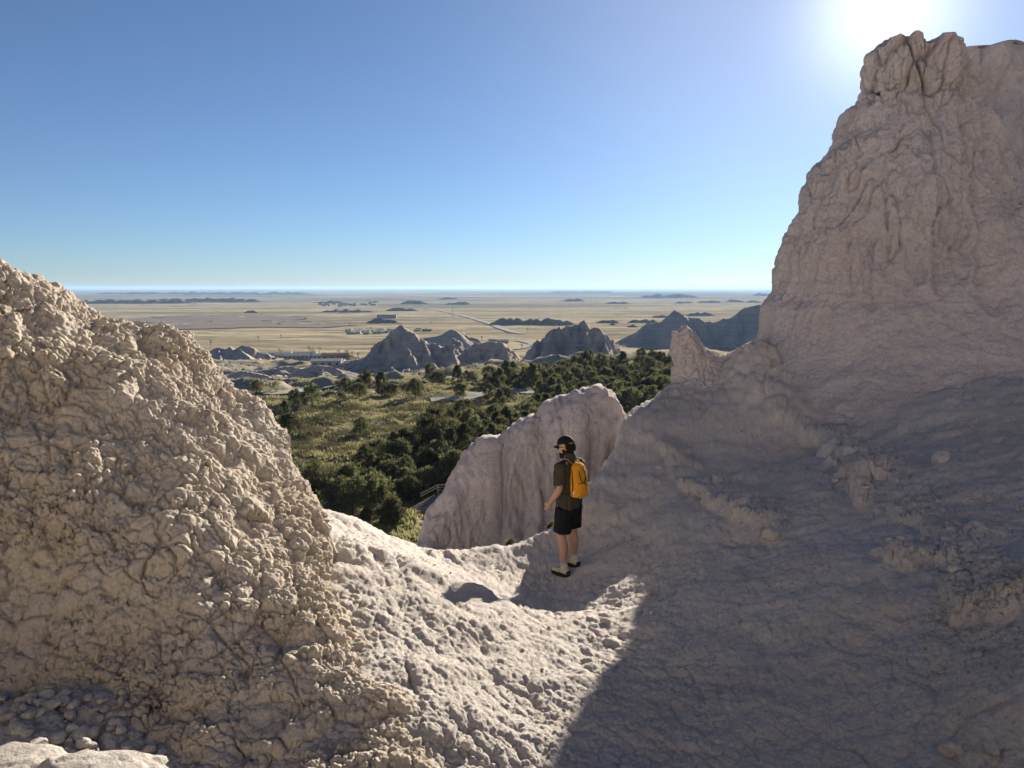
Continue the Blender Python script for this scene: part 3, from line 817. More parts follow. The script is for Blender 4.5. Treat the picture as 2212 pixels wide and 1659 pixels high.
S3 = [(1330,742),(1340,733),(1384,713),(1397,698),(1436,693),(1444,682),(1452,674),(1458,668),(1464,673),(1475,678),(1483,685),(1512,686),(1517,693),(1548,695),(1564,687),(1590,685),(1595,674),(1608,664),(1626,661),(1642,656),(1678,648),(1760,640),(1830,660)]
r3 = [sil(S3, 860, 4, 3), [at(1458,669,860), at(1450,705,830), at(1440,735,800)], [at(1483,686,860), at(1500,730,815)], [at(1595,675,860), at(1580,720,820)], [at(1640,657,860), at(1630,715,815)], [at(1397,699,860), at(1370,730,830)]]
butte('butte', 'long blue grey butte ridge behind the small pinnacle', 'butte', r3, MAT_MID, (1.1, 1.1), footT, 1.3, 3.0, 41, gscale=11.0, front=70, back=40)
S4 = [(425,762),(452,759),(470,750),(489,753),(497,748),(511,753),(521,746),(540,747),(549,754),(564,761),(577,762),(585,769),(601,773),(615,779)]
r4 = [sil(S4, 630, 3, 4), [at(516,752,630), at(540,772,600), at(562,786,575)], [at(470,751,630), at(480,780,600)]]
butte('clay_hill', 'dark bare clay hill beside the long white lodge roofs', 'clay hill', r4, MAT_MID, (0.75, 0.9), footT, 0.9, 1.8, 51, gscale=10.0)
S5 = [(908,731),(930,728),(944,726),(964,718),(972,712),(978,710),(986,714),(992,719),(1000,717),(1008,726),(1028,729)]
butte('clay_hill', 'low rounded clay hill behind the pointed butte', 'clay hill', [sil(S5, 760, 3, 5)], MAT_MID, (0.7, 0.8), footT, 1.4, 1.4, 61, gscale=11.0)
S6 = [(615,762),(622,756),(632,754),(650,757),(664,759),(668,763)]
butte('clay_hill', 'flat clay mound just behind the lodge roofs', 'clay hill', [sil(S6, 790, 2, 6)], MAT_MID, (0.8, 0.8), footT, 1.4, 0.8, 71, gscale=11.0)
# eroded mounds between the shelf and the lodge
for k, (pts, Y, lab, cat) in enumerate([
        ([(572,848),(582,840),(594,835),(604,838),(622,850),(634,858)], 240, 'bare dark clay mound among junipers nearest the outcrop', 'clay mound'),
        ([(505,824),(530,821),(560,818),(600,816),(640,817),(680,818),(712,822)], 300, 'long low clay bank left of the pointed butte', 'clay bank'),
        ([(640,800),(665,792),(690,788),(712,790),(735,798)], 400, 'low rounded clay bank below the houses', 'clay bank'),
        ([(560,800),(590,796),(620,790),(650,794)], 430, 'low clay rise in the dry flat below the lodge', 'clay bank'),
        ([(500,806),(520,800),(545,803),(580,810)], 360, 'low clay rise close behind the outcrop edge', 'clay bank'),
        ([(735,840),(760,832),(790,838)], 232, 'small clay mound at the end of the pale road', 'clay mound')]):
    butte('clay_mound' if 'mound' in cat else 'clay_bank', lab, cat, [sil(pts, Y, 1.5, 80 + k)], MAT_MID, (0.85, 0.9), footT, 0.7, 1.0, 90 + k, front=16, back=14, gscale=6.0)
# far mesas and low buttes: left px, right px, top py, base py, label
MES = [(674,751,649,655,'long flat mesa left of the far town'),(794,820,650,654,'tiny flat mesa above the far town'),(866,922,647,657,'peaked far mesa right of the far town'),
       (941,994,640,647,'lens-shaped mesa high on the plain above the pointed butte'),(962,1020,650,658,'low broken mesa below the lens-shaped one'),
       (690,811,666,675,'long ragged low mesa in front of the far town'),(827,901,663,672,'low mesa with a hump beside the highway'),
       (527,559,669,676,'single small mesa alone on the left plain'),(789,863,686,698,'ridge-backed low butte behind the pointed peak'),
       (1060,1239,685,702,'broad dark mesa left of the jagged butte'),(1164,1197,698,703,'thin dark bank under the broad dark mesa'),
       (1287,1341,690,698,'dark mesa just right of the jagged butte'),(1354,1424,688,697,'low flat mesa touching the long butte ridge'),
       (1317,1330,697,702,'tiny knob between two dark mesas'),(1352,1378,699,707,'small dome in front of the long butte ridge'),
       (1479,1549,673,682,'flat mesa behind the long butte ridge peak'),(1408,1442,679,686,'small far mesa left of the long ridge peak'),
       (1376,1514,633,643,'widest blue mesa close to the horizon'),(1216,1263,643,651,'small blue mesa above the jagged butte'),
       (1306,1364,649,657,'low domed blue mesa left of the mesa chain'),(1456,1500,650,655,'leftmost link of the blue mesa chain'),
       (1505,1560,647,654,'second link of the blue mesa chain'),(1564,1610,646,653,'third link of the blue mesa chain'),(1612,1650,647,654,'last link of the mesa chain beside the tower'),
       (1626,1668,631,640,'blue mesa touching the tall tower at the horizon'),(330,568,641,653,'long dark escarpment above the outcrop on the left plain'),
       (110,420,645,656,'nearest dark escarpment rising behind the outcrop top'),(180,700,629,636,'thin blue escarpment under the left horizon'),(1180,1330,628,632,'thin pale escarpment under the middle horizon')]
for k, (xa, xb, yt, yb, lab) in enumerate(MES):
    xm = (xa + xb) / 2
    h_ = T(xm, yb, 400, 60000)
    Y = h_[1] if h_ else 15000
    w = xb - xa; rnd = random.Random(900 + k)
    n = max(5, int(w / 7))
    pts = []
    for i in range(n + 1):
        t = i / n
        env = min(1, min(t, 1 - t) * (3.5 if w < 150 else 9)) ** 0.7
        pts.append((xa + w * t, yb - (yb - yt) * env * (rnd.choice((0.55, 0.8, 0.9, 1.0)) * rnd.uniform(0.8, 1.0) if 0 < i < n else 1)))
    lift = Y * (yb - yt) / FPX
    r = [at(px, py, Y) for px, py in pts]
    fz = Tz(r[n//2][0], Y)
    rw = max(lift * 2.2, 20.0)
    butte('mesa', lab, 'mesa', [r], MAT_FAR, (0.7, 0.6), (lambda X, Y_, fz=fz: np.full(X.shape, fz - 1.0)), max(w * Y / FPX / 110, lift / 7), lift * 0.2, 1000 + k * 10, 'mesas on the plain', front=rw, back=rw, gscale=lift * 1.3)

# dark field sheet, pale road and highway, laid on the land
def sheet(name, L, Rr, mat, lift, label, n=60):
    V = []; 
    for (a, b) in zip(L, Rr):
        V.append((a[0], a[1], Tz(*a) + lift)); V.append((b[0], b[1], Tz(*b) + lift))
    V = np.array(V); F = np.array([[2*i, 2*i+1, 2*i+3, 2*i+2] for i in range(len(L)-1)])
    return tag(link(name, mesh_from(name, V, F), mat), label, None, None, 'structure')
def road(name, pts, width, mat, lift, label, sub=14):
    pts = [np.array(p[:2]) for p in pts]
    C = []
    for i in range(len(pts) - 1):
        p0 = pts[max(i-1, 0)]; p1 = pts[i]; p2 = pts[i+1]; p3 = pts[min(i+2, len(pts)-1)]
        for s in range(sub):
            t = s / sub
            C.append(0.5 * ((2*p1) + (-p0+p2)*t + (2*p0-5*p1+4*p2-p3)*t*t + (-p0+3*p1-3*p2+p3)*t**3))
    C.append(pts[-1]); C = np.array(C)
    d = np.gradient(C, axis=0); d /= np.linalg.norm(d, axis=1, keepdims=True) + 1e-9
    nrm = np.stack([-d[:, 1], d[:, 0]], -1)
    rows = []
    for k in np.linspace(-1, 1, 9):
        q = C + nrm * width / 2 * k
        rows.append(np.stack([q[:, 0], q[:, 1], terrain_h(q[:, 0], q[:, 1]) + lift], -1))
    zc = np.mean(np.stack([r[:, 2] for r in rows]), 0); k_ = np.ones(9) / 9
    zs_ = np.convolve(np.pad(zc, 4, mode='edge'), k_, mode='valid')
    for r in rows: r[:, 2] = 0.7 * zs_ + 0.3 * r[:, 2]
    return tag(grid_obj(name, np.stack(rows), mat), label, None, None, 'structure')
MAT_ROAD = plain('pale asphalt', (0.30, 0.285, 0.26), 0.9, 0.0, 0.15, 0.4)
MAT_FIELD = plain('dark field ground', (0.175, 0.15, 0.13), 0.95, 0.0, 0.25, 0.01)
c4 = [T(300,684), T(690,686), T(690,709), T(300,712)]
if all(c4):
    Lf = [np.array(c4[0][:2]) * (1-t) + np.array(c4[1][:2]) * t for t in np.linspace(0, 1, 60)]
    Rf = [np.array(c4[3][:2]) * (1-t) + np.array(c4[2][:2]) * t for t in np.linspace(0, 1, 60)]
    rows = [np.stack([np.array(Lf) * (1-s) + np.array(Rf) * s for s in np.linspace(0, 1, 40)])][0]
    q3 = np.concatenate([rows, 0 * rows[..., :1]], -1)
    rows = rows + np.stack([fbm(q3 / 260.0, 4, seed=33) * 150, fbm(q3 / 260.0, 4, seed=34) * 120], -1)
    Pz = terrain_h(rows[..., 0], rows[..., 1]) + 1.3
    tag(grid_obj('dark_field', np.concatenate([rows, Pz[..., None]], -1), MAT_FIELD), 'dark field on the left plain', None, None, 'structure')
def Tl(l): return [q for q in (T(*p) for p in l) if q]
road('road', Tl([(930,866),(985,862),(1020,856),(1060,850),(1090,846),(1125,846),(1160,850)]), 6.5, MAT_ROAD, 0.25, 'pale road curving across the shelf among the junipers')
road('road', Tl([(560,850),(620,846),(660,842),(700,838),(735,830)]), 6.5, MAT_ROAD, 0.35, 'pale road at the foot of the clay banks on the left')
road('road', Tl([(880,662),(930,668),(980,678),(1020,688),(1060,700),(1090,712),(1130,722)]), 14, MAT_ROAD, 1.2, 'straight far highway crossing the plain to the right')
road('track', Tl([(1060,758),(1090,757),(1130,752),(1150,744),(1120,736)]), 9, MAT_ROAD, 0.8, 'pale loop road right of the green campground')
# ================================================================== plants
def leaf_mat(name, c1, c2, trans, vs=1.2):
    b = NB(name)
    oi = b.n('ShaderNodeObjectInfo').outputs['Random']
    f = b.noise(b.obj(), vs, 3)
    c = b.mix(b.ramp(f, [(0.35, 0.0), (0.65, 1.0)]), c1, c2)
    hs = b.n('ShaderNodeHueSaturation'); b.l(c, hs.inputs['Color'])
    b.l(b.math('ADD', b.math('MULTIPLY', oi, 0.75), 0.62), hs.inputs['Value'])
    b.l(b.math('ADD', b.math('MULTIPLY', oi, 0.04), 0.48), hs.inputs['Hue'])
    b.t.nodes.remove(b.b)
    d = b.n('ShaderNodeBsdfDiffuse'); t = b.n('ShaderNodeBsdfTranslucent'); m = b.n('ShaderNodeMixShader')
    b.l(hs.outputs[0], d.inputs[0]); b.l(hs.outputs[0], t.inputs[0]); m.inputs[0].default_value = trans
    b.l(d.outputs[0], m.inputs[1]); b.l(t.outputs[0], m.inputs[2]); b.l(m.outputs[0], b.out.inputs['Surface'])
    return b.m
M_JUN = leaf_mat('juniper scales', (0.066, 0.070, 0.034), (0.140, 0.135, 0.062), 0.42)
M_SHR = leaf_mat('bare plum twigs', (0.085, 0.070, 0.046), (0.13, 0.112, 0.066), 0.3)
M_SAGE = leaf_mat('olive scrub', (0.075, 0.080, 0.035), (0.12, 0.115, 0.055), 0.3)
M_LIME = leaf_mat('fresh spring leaves', (0.16, 0.21, 0.045), (0.26, 0.30, 0.085), 0.5)
M_PALE = leaf_mat('thin budding twigs', (0.17, 0.155, 0.085), (0.22, 0.205, 0.12), 0.4)
M_GRASS = leaf_mat('dry and green grass', (0.25, 0.215, 0.11), (0.175, 0.165, 0.075), 0.45, 0.06)
M_BARK = plain('grey brown bark', (0.11, 0.085, 0.065), 0.95, 0.0, 0.3, 9.0)

def leaf_mesh(name, centres, radii, per, size, rng, up=0.5, thin=0.35, flat=1.0):
    n = len(centres) * per
    c = np.repeat(np.asarray(centres, np.float32), per, 0); r = np.repeat(np.asarray(radii, np.float32), per)
    d = rng.normal(size=(n, 3)); d /= np.linalg.norm(d, axis=1, keepdims=True)
    rad = rng.random(n) ** 0.45
    p = c + d * (r * rad)[:, None] * np.array([1, 1, flat])
    a = d + rng.normal(size=(n, 3)) * 0.6; a[:, 2] += up
    a /= np.linalg.norm(a, axis=1, keepdims=True)
    b = np.cross(a, rng.normal(size=(n, 3))); b /= np.linalg.norm(b, axis=1, keepdims=True) + 1e-9
    s = size * (0.6 + 0.8 * rng.random(n))[:, None]
    V = np.stack([p - b * s * thin, p + b * s * thin, p + a * s * 1.6], 1).reshape(-1, 3)
    return mesh_from(name, V, np.arange(n * 3).reshape(-1, 3), smooth=False)
def tube_mesh(segs, sides=6):
    """segs: list of (p0, p1, r0, r1)"""
    V = []; F = []
    for p0, p1, r0, r1 in segs:
        p0, p1 = Vector(p0), Vector(p1)
        d = (p1 - p0).normalized(); u = d.orthogonal().normalized(); w = d.cross(u)
        base = len(V)
        for p, r in ((p0, r0), (p1, r1)):
            for k in range(sides):
                a = 2 * math.pi * k / sides
                V.append(p + u * math.cos(a) * r + w * math.sin(a) * r)
        for k in range(sides):
            k2 = (k + 1) % sides
            F.append((base + k, base + k2, base + sides + k2, base + sides + k))
    return np.array([tuple(v) for v in V]), np.array(F)
def tubes(name, segs, sides=6):
    V, F = tube_mesh(segs, sides)
    return mesh_from(name, V, F)

def make_juniper(seed, H, W, cone):
    rng = np.random.default_rng(seed)
    cs, rs = [], []
    n = 74
    lob = rng.random((5, 3))
    for i in range(n):
        z = rng.random() ** 0.85
        a = rng.random() * 2 * math.pi
        prof = max(0.0, 1 - abs((z - 0.34) / 0.68) ** cone) ** 0.6
        prof *= 0.78 + 0.34 * math.sin(3 * a + lob[0, 0] * 6 + 5 * z) * lob[1, 0] + 0.2 * math.sin(7 * a + lob[2, 0] * 6)
        rr_ = W / 2 * prof * (0.55 + 0.45 * rng.random() ** 0.5)
        cs.append((rr_ * math.cos(a), rr_ * math.sin(a), 0.10 * H + z * H * 0.86))
        rs.append((0.20 + 0.22 * rng.random()) * W * 0.42 * (1 - 0.35 * z))
    for t in (np.linspace(0.8, 1.0, 3) if cone < 1.9 else []): cs.append((0, 0, H * t * 0.97)); rs.append(0.10 * W * (1.25 - t))
    me = leaf_mesh('crown', cs, rs, 42, 0.19, rng, 0.7, 0.42)
    segs = [((0, 0, -0.4), (0.03, 0, H * 0.35), 0.15, 0.11), ((0.03, 0, H * 0.35), (0, 0.02, H * 0.9), 0.11, 0.02)]
    for k in range(9):
        a = rng.random() * 6.28; z = H * (0.12 + 0.6 * rng.random()); l = W * 0.38 * (1 - z / H * 0.7)
        segs.append(((0, 0, z), (l * math.cos(a), l * math.sin(a), z + 0.35 * l), 0.055, 0.015))
    return tubes('trunk', segs), me
def make_shrub(seed, H, W, per=30, n=34, size=0.12):
    rng = np.random.default_rng(seed)
    cs, rs = [], []
    for i in range(n):
        a = rng.random() * 6.28; q = rng.random() ** 0.6
        r_ = W / 2 * q; z = H * math.sqrt(max(0, 1 - q * q)) * (0.5 + 0.35 * rng.random())
        cs.append((r_ * math.cos(a) * 1.15, r_ * math.sin(a), z)); rs.append(0.16 * W * (0.7 + 0.6 * rng.random()))
    me = leaf_mesh('twigs', cs, rs, per, size, rng, 1.0, 0.22, 0.8)
    segs = []
    for k in range(7):
        a = rng.random() * 6.28; l = W * 0.35
        segs.append(((0, 0, -0.2), (l * math.cos(a), l * math.sin(a), H * 0.75), 0.03, 0.008))
    return tubes('stem', segs, 5), me
def make_bare(seed, H):
    rng = random.Random(seed); segs = []; tips = []
    def grow(p, d, l, r, lev):
        q = p + d * l
        segs.append((p, q, r, r * 0.65))
        if lev == 0: tips.append(tuple(q)); return
        for k in range(3 if lev > 1 else 4):
            nd = (d + Vector((rng.uniform(-1, 1), rng.uniform(-1, 1), rng.uniform(-0.1, 0.7))) * 0.75).normalized()
            grow(q, nd, l * rng.uniform(0.6, 0.85), r * 0.55, lev - 1)
    grow(Vector((0, 0, -0.3)), Vector((0, 0, 1)), H * 0.34, H * 0.035, 3)
    crown = leaf_mesh('crown', tips, [H * 0.13] * len(tips), 14, 0.24 * H / 8, np.random.default_rng(seed), 0.6, 0.16)
    return tubes('trunk', segs, 5), crown

_pm = {}
def plant(name, meshes, mats, loc, s, rz, label, cat, group, sub=('trunk', 'crown')):
    r = empty(name, loc, rz); r.scale = (s, s, s * random.uniform(0.9, 1.12))
    for nm, me, mt in zip(sub, meshes, mats):
        key = (me.name, mt.name)
        if key not in _pm:
            m2 = me if len(me.materials) == 0 else me.copy()
            m2.materials.clear(); m2.materials.append(mt); _pm[key] = m2
        me = _pm[key]
        o = bpy.data.objects.new(nm, me); COL.objects.link(o); o.parent = r
    return tag(r, label, cat, group)
random.seed(4)
JUN = [make_juniper(10 + k, H, W, cn) for k, (H, W, cn) in enumerate([(4.4, 4.6, 2.4), (5.0, 4.4, 1.8), (3.8, 5.2, 2.8), (5.2, 3.9, 1.5), (3.5, 4.4, 2.4), (4.6, 5.4, 2.2), (2.8, 3.0, 1.7)])]
SHR = [make_shrub(40 + k, H, W) for k, (H, W) in enumerate([(1.3, 4.2), (1.6, 3.2), (1.0, 3.6), (1.8, 4.8)])]
LIM = [make_shrub(60 + k, 2.8, 2.4, 46, 40, 0.13) for k in range(2)]
BARE = [make_bare(80 + k, 8.0) for k in range(3)]

def inpoly(x, y, poly):
    c = False; j = len(poly) - 1
    for i in range(len(poly)):
        xi, yi = poly[i]; xj, yj = poly[j]
        if (yi > y) != (yj > y) and x < (xj - xi) * (y - yi) / (yj - yi) + xi: c = not c
        j = i
    return c
TREES = []
def can_place(x, y, gap):
    return all((x - a) ** 2 + (y - b) ** 2 > (gap * 0.5 + g * 0.5) ** 2 for a, b, g in TREES)
# junipers that stand alone: px, py of the foot, height scale, label
SOLO = [(748,850,1.15,'wide dark juniper, leftmost of the row before the pointed butte'),(790,843,1.25,'tall juniper second in the row before the pointed butte'),
        (776,858,1.0,'low juniper in front of the tall one at the row\'s left end'),(824,856,1.15,'round dark juniper in the middle of the row'),(846,853,0.9,'smaller juniper close to the round one'),
        (878,848,0.6,'little juniper between two bigger ones of the row'),(900,840,1.05,'upright juniper right of the little one'),(897,858,1.0,'bushy juniper in front of the upright one'),
        (928,824,1.1,'rounded juniper below the smooth clay cone'),(948,832,1.15,'broad juniper below the ribbed clay cone'),(988,834,1.1,'dark juniper at the right foot of the clay cones'),
        (994,856,0.9,'lone low juniper at the left end of the pale road'),(1020,828,0.85,'small juniper right of the clay cones'),(1008,818,0.9,'distant juniper under the flat-topped part of the butte'),
        (636,872,0.85,'pointed juniper nearest the outcrop edge'),(674,876,1.2,'wide juniper beside the pointed one near the outcrop'),(737,864,0.45,'tiny juniper alone on the grass'),
        (616,905,0.8,'dark juniper half hidden by the outcrop edge'),(624,932,1.0,'juniper squeezed against the outcrop edge lower down'),(556,850,0.8,'juniper touching the outcrop below the clay banks'),
        (846,1132,1.15,'sunlit juniper beside the stairs'),(778,940,0.8,'lone juniper casting shade on the grass slope'),(1056,862,0.85,'juniper beyond the bend of the pale road'),
        (1092,862,0.9,'juniper at the right end of the pale road'),(1004,985,1.05,'pale grey green juniper left of the fin'),(885,1085,1.0,'juniper left of the stair landing')]
for k, (px, py, s, lab) in enumerate(SOLO):
    h_ = T(px, py, 70, 330)
    if not h_: continue
    x, y = h_[0], h_[1]
    TREES.append((x, y, 2.6 * s))
    plant('juniper_tree', JUN[k % len(JUN)], (M_BARK, M_JUN), (x, y, Tz(x, y) - 0.05), s, random.uniform(0, 6.28), lab, 'juniper tree', None)
MASS = [([(1020,822),(1100,808),(1180,800),(1300,792),(1462,782),(1462,840),(1450,880),(1340,900),(1210,880),(1170,866),(1120,838),(1050,838)], 3.0, 175, 'dark juniper crowded in the woodland behind the fin', 'junipers of the woodland behind the fin'),
        ([(905,950),(1000,912),(1090,880),(1160,868),(1220,888),(1190,960),(1000,1060),(930,1045),(860,1075),(840,1125),(760,1125),(680,1100),(655,1040),(760,1035),(850,990)], 2.9, 92, 'dark juniper crowded in the hollow left of the fin', 'junipers of the hollow left of the fin')]
def zones(px, py):
    if py < 870 and px > 1010:
        col = 'under the pointed butte' if px < 1130 else ('under the jagged butte' if px < 1330 else 'beside the small pinnacle')
        row = 'at the far edge of the woodland' if py < 812 else ('in the middle of the woodland' if py < 845 else 'at the near edge of the woodland')
        return 'dark juniper %s, %s' % (row, col)
    if px > 1130: return 'dark juniper crowded right behind the top of the fin'
    if py < 930: return 'dark juniper at the upper end of the hollow left of the fin'
    if px > 960: return 'dark juniper against the left slope of the fin'
    if py < 1010: return 'dark juniper in the middle of the hollow left of the fin'
    return 'dark juniper low in the hollow, nearest the saddle rim' if px > 780 else 'dark juniper low in the hollow beside the lumpy outcrop'
rnd = random.Random(77)
for poly, gap, count, lab, grp in MASS:
    xs = [q[0] for q in poly]; ys = [q[1] for q in poly]; made = 0; tries = 0
    while made < count and tries < 2600:
        tries += 1
        px, py = rnd.uniform(min(xs), max(xs)), rnd.uniform(min(ys), max(ys))
        if not inpoly(px, py, poly): continue
        b_ = ray(px, py); Yg = -28.0 / b_[1]
        if 930 < px < 1165 and 842 < py < 868: continue
        if 870 < px < 975 and 1050 < py < 1125: continue
        x, y = b_[0] * Yg, Yg
        if not can_place(x, y, gap): continue
        TREES.append((x, y, gap))
        s = rnd.choice((0.5, 0.7, 0.85, 0.95, 1.05, 1.2)) * rnd.uniform(0.9, 1.1)
        zone = zones(px, py)
        plant('juniper_tree', JUN[rnd.randrange(len(JUN))], (M_BARK, M_JUN), (x, y, Tz(x, y) - 0.05), s, rnd.uniform(0, 6.28), zone, 'juniper tree', 'junipers: ' + zone)
        made += 1
    print('mass', made, tries)
for px, py, s, lab in [(668,1062,1.1,'bright yellow green bush left of the dark hollow'),(747,1040,0.8,'small lime green bush between dark junipers'),(818,1022,0.9,'thin lime green sapling in the dark hollow'),
                       (848,1020,0.75,'lime green sapling right of the thin one'),(596,846,1.4,'pale budding tree above the clay mound'),(640,885,1.0,'pale olive bush at the foot of the pointed juniper')]:
    h_ = T(px, py, 70, 330)
    plant('green_bush', LIM[int(px) % 2], (M_BARK, M_LIME if px > 600 and px != 640 else M_PALE), (h_[0], h_[1], h_[2] - 0.1), s, rnd.uniform(0, 6.28), lab, 'bush', None, ('stem', 'leaves'))
SHP = [(632,890),(760,868),(905,872),(1060,866),(1100,884),(1010,902),(905,945),(840,985),(760,1030),(655,1030),(628,945)]
def shrub_zone(px, py):
    if py < 895: side = 'close below the pale road' if px > 900 else ('below the row of junipers' if px > 730 else 'below the wide juniper near the outcrop')
    elif py < 945: side = 'high on the grass slope beside the outcrop' if px < 730 else ('in the middle of the grass slope' if px < 860 else 'where the grass meets the hollow of junipers')
    else: side = 'low on the grass slope beside the outcrop' if px < 730 else 'low on the grass slope above the dark hollow'
    return 'low grey brown thicket shrub ' + side
made = 0; tries = 0
while made < 210 and tries < 4000:
    tries += 1
    px, py = rnd.uniform(625, 1105), rnd.uniform(864, 1035)
    if not inpoly(px, py, SHP): continue
    b_ = ray(px, py); Yg = -28.0 / b_[1]; x, y = b_[0] * Yg, Yg
    pn = float(perlin(np.array([[x / 13, y / 9, 3.0]]), 5)[0])
    if pn < -0.12 or not can_place(x, y, 1.4): continue
    TREES.append((x, y, 1.5))
    plant('shrub', SHR[rnd.randrange(4)], (M_BARK, M_SHR if rnd.random() < 0.7 else M_SAGE), (x, y, Tz(x, y) - 0.1), rnd.uniform(0.45, 0.95), rnd.uniform(0, 6.28),
          shrub_zone(px, py), 'shrub', 'thicket: ' + shrub_zone(px, py), ('stem', 'twigs'))
    made += 1
def bare_zone(px, py):
    if py > 756 and px < 700: w = 'beside the white lodge roofs'
    elif py > 760 and px < 800: w = 'beside the houses left of the pointed butte'
    elif px > 1300: w = 'far out above the jagged butte'
    elif px > 1000: w = 'around the green campground and loop road'
    elif px > 780: w = 'behind the campers and the pointed peak'
    else: w = 'alone on the left plain'
    return 'thin budding tree ' + w
# thin budding trees round the lodge, the houses and the campground
for px, py, s in [(606,771,1.0),(672,777,1.25),(690,762,0.8),(733,772,1.0),(748,778,1.1),(760,776,0.9),(775,779,0.8),(712,776,0.7),(455,748,0.9),(560,738,0.9),(606,730,0.6),(1126,756,0.9),(1150,764,1.3),(1096,724,0.8),(1140,718,0.9),(1010,742,0.7),(1040,738,0.8),(930,700,0.8),(880,716,0.9),(800,716,0.9),(1335,668,1.2),(1350,668,1.1)]:
    h_ = T(px, py, 330, 6000)
    if h_: plant('bare_tree', BARE[int(px) % 3], (M_BARK, M_PALE), (h_[0], h_[1], h_[2]), s, rnd.uniform(0, 6.28), bare_zone(px, py), 'bare tree', 'bare trees: ' + bare_zone(px, py))
for px, py, s in [(712,780,1.4),(705,778,1.2),(745,774,1.3),(752,782,1.5),(765,780,1.6),(778,782,1.3),(1024,746,1.2),(1034,744,1.4),(1046,743,1.3),(1056,741,1.2),(1068,741,1.4),(1030,750,1.3)]:
    h_ = T(px, py, 330, 6000)
    if h_: plant('shrub', SHR[int(px) % 4], (M_BARK, M_SAGE), (h_[0], h_[1], h_[2]), s * 1.3, rnd.uniform(0, 6.28), 'round olive shrub beside the houses on the plain', 'shrub', 'shrubs by the houses', ('stem', 'twigs'))
# two small junipers rooted just below the rim beside the hiker
for px, py, Y, s, lab in [(1192,1156,10.9,0.08,'small juniper sprig showing over the rim behind the hiker\'s leg'),(1104,1176,10.6,0.08,'tiny juniper tip showing over the rim in front of the fin')]:
    x, y, ztop_ = at(px, py, Y)
    zg = float(ground0(np.array([x]), np.array([y]))[0])
    s = max(s, (ztop_ - zg) / 2.9)
    plant('juniper_sapling', JUN[6], (M_BARK, M_JUN), (x, y, zg - 0.12), s * 0.85, 1.0, lab, 'juniper sapling', None)
# grass: too many blades to count
rng = np.random.default_rng(9)
n = 46000
gy = 82 * (300 / 82) ** rng.random(n); gx = gy * rng.uniform(-0.36, 0.30, n)
pp = np.stack([gx / 7, gy / 5, 0 * gx], -1)
keep = perlin(pp, 31) > rng.uniform(-0.4, 0.25, n)
gx, gy = gx[keep], gy[keep]; gz = terrain_h(gx, gy); n = len(gx)
V = []
for k in range(3):
    a = rng.random(n) * 6.28; w = 0.10 + 0.12 * rng.random(n); h = 0.22 + 0.38 * rng.random(n)
    ox, oy = rng.normal(size=n) * 0.16, rng.normal(size=n) * 0.16
    V.append(np.stack([np.stack([gx + ox - np.cos(a) * w, gy + oy - np.sin(a) * w, gz - 0.05], -1), np.stack([gx + ox + np.cos(a) * w, gy + oy + np.sin(a) * w, gz - 0.05], -1),
                       np.stack([gx + ox + rng.normal(size=n) * 0.12, gy + oy + rng.normal(size=n) * 0.12, gz + h], -1)], 1))
V = np.concatenate(V, 0)
tag(link('grass', mesh_from('grass', V.reshape(-1, 3), np.arange(len(V) * 3).reshape(-1, 3), False), M_GRASS), 'tufts of dry and green grass over the shelf', 'grass', None, 'stuff')

# ================================================================== stairs on the shelf
M_WOOD = plain('weathered grey boards', (0.26, 0.25, 0.24), 0.9, 0.0, 0.25, 6.0)
M_RAIL = plain('pale timber rail', (0.36, 0.31, 0.22), 0.9, 0.0, 0.2, 6.0)
def boxm(name, sx, sy, sz, bev=0.0):
    bm = bmesh.new(); bmesh.ops.create_cube(bm, size=1)
    bmesh.ops.scale(bm, vec=(sx, sy, sz), verts=bm.verts)
    if bev: bmesh.ops.bevel(bm, geom=bm.edges[:], offset=bev, segments=1, affect='EDGES')
    me = bpy.data.meshes.new(name); bm.to_mesh(me); bm.free(); return me
def bar(name, p0, p1, w, h, mat, parent):
    p0, p1 = Vector(p0), Vector(p1); d = p1 - p0
    o = link(name, boxm(name, d.length, w, h), mat, parent)
    o.location = (p0 + p1) / 2; o.rotation_euler = d.to_track_quat('X', 'Z').to_euler()
    return o
s0 = np.array(at(886,1108,96.5)); s1 = np.array(at(948,1072,100.0))
stair = empty('boardwalk_stairs', tuple(s0))
tag(stair, 'grey timber stairs with a railed landing at the left foot of the fin', 'stairs')
dv = Vector(tuple(s1 - s0)); hd = Vector((dv.x, dv.y, 0)); run = hd.length; hd.normalize(); sd_ = Vector((-hd.y, hd.x, 0))
NS = 12
tread = boxm('step', run / NS * 0.62, 1.9, 0.07, 0.01)
for k in range(NS):
    o = link('step', tread, M_WOOD, stair)
    o.location = hd * run * (k + 0.5) / NS + Vector((0, 0, dv.z * (k + 1) / NS)); o.rotation_euler = (0, 0, math.atan2(hd.y, hd.x))
for sgn in (-1, 1):
    bar('stringer', sd_ * sgn * 0.98 + Vector((0, 0, -0.12)), dv + sd_ * sgn * 0.98 + Vector((0, 0, -0.12)), 0.07, 0.26, M_WOOD, stair)
ex = Vector((1, 0.25, 0)).normalized(); en = Vector((-ex.y, ex.x, 0))
for k in range(9):
    o = link('deck_board', boxm('deck_board', 0.36, 2.4, 0.06), M_WOOD, stair); o.location = dv + ex * (0.25 + 0.40 * k) + en * 0.5 + Vector((0, 0, 0.02)); o.rotation_euler = (0, 0, math.atan2(ex.y, ex.x))
for k in range(4):
    b0 = dv + ex * (0.1 + 1.2 * k) + en * 1.65
    bar('post', b0 + Vector((0, 0, -1.2)), b0 + Vector((0, 0, 1.1)), 0.10, 0.10, M_RAIL, stair)
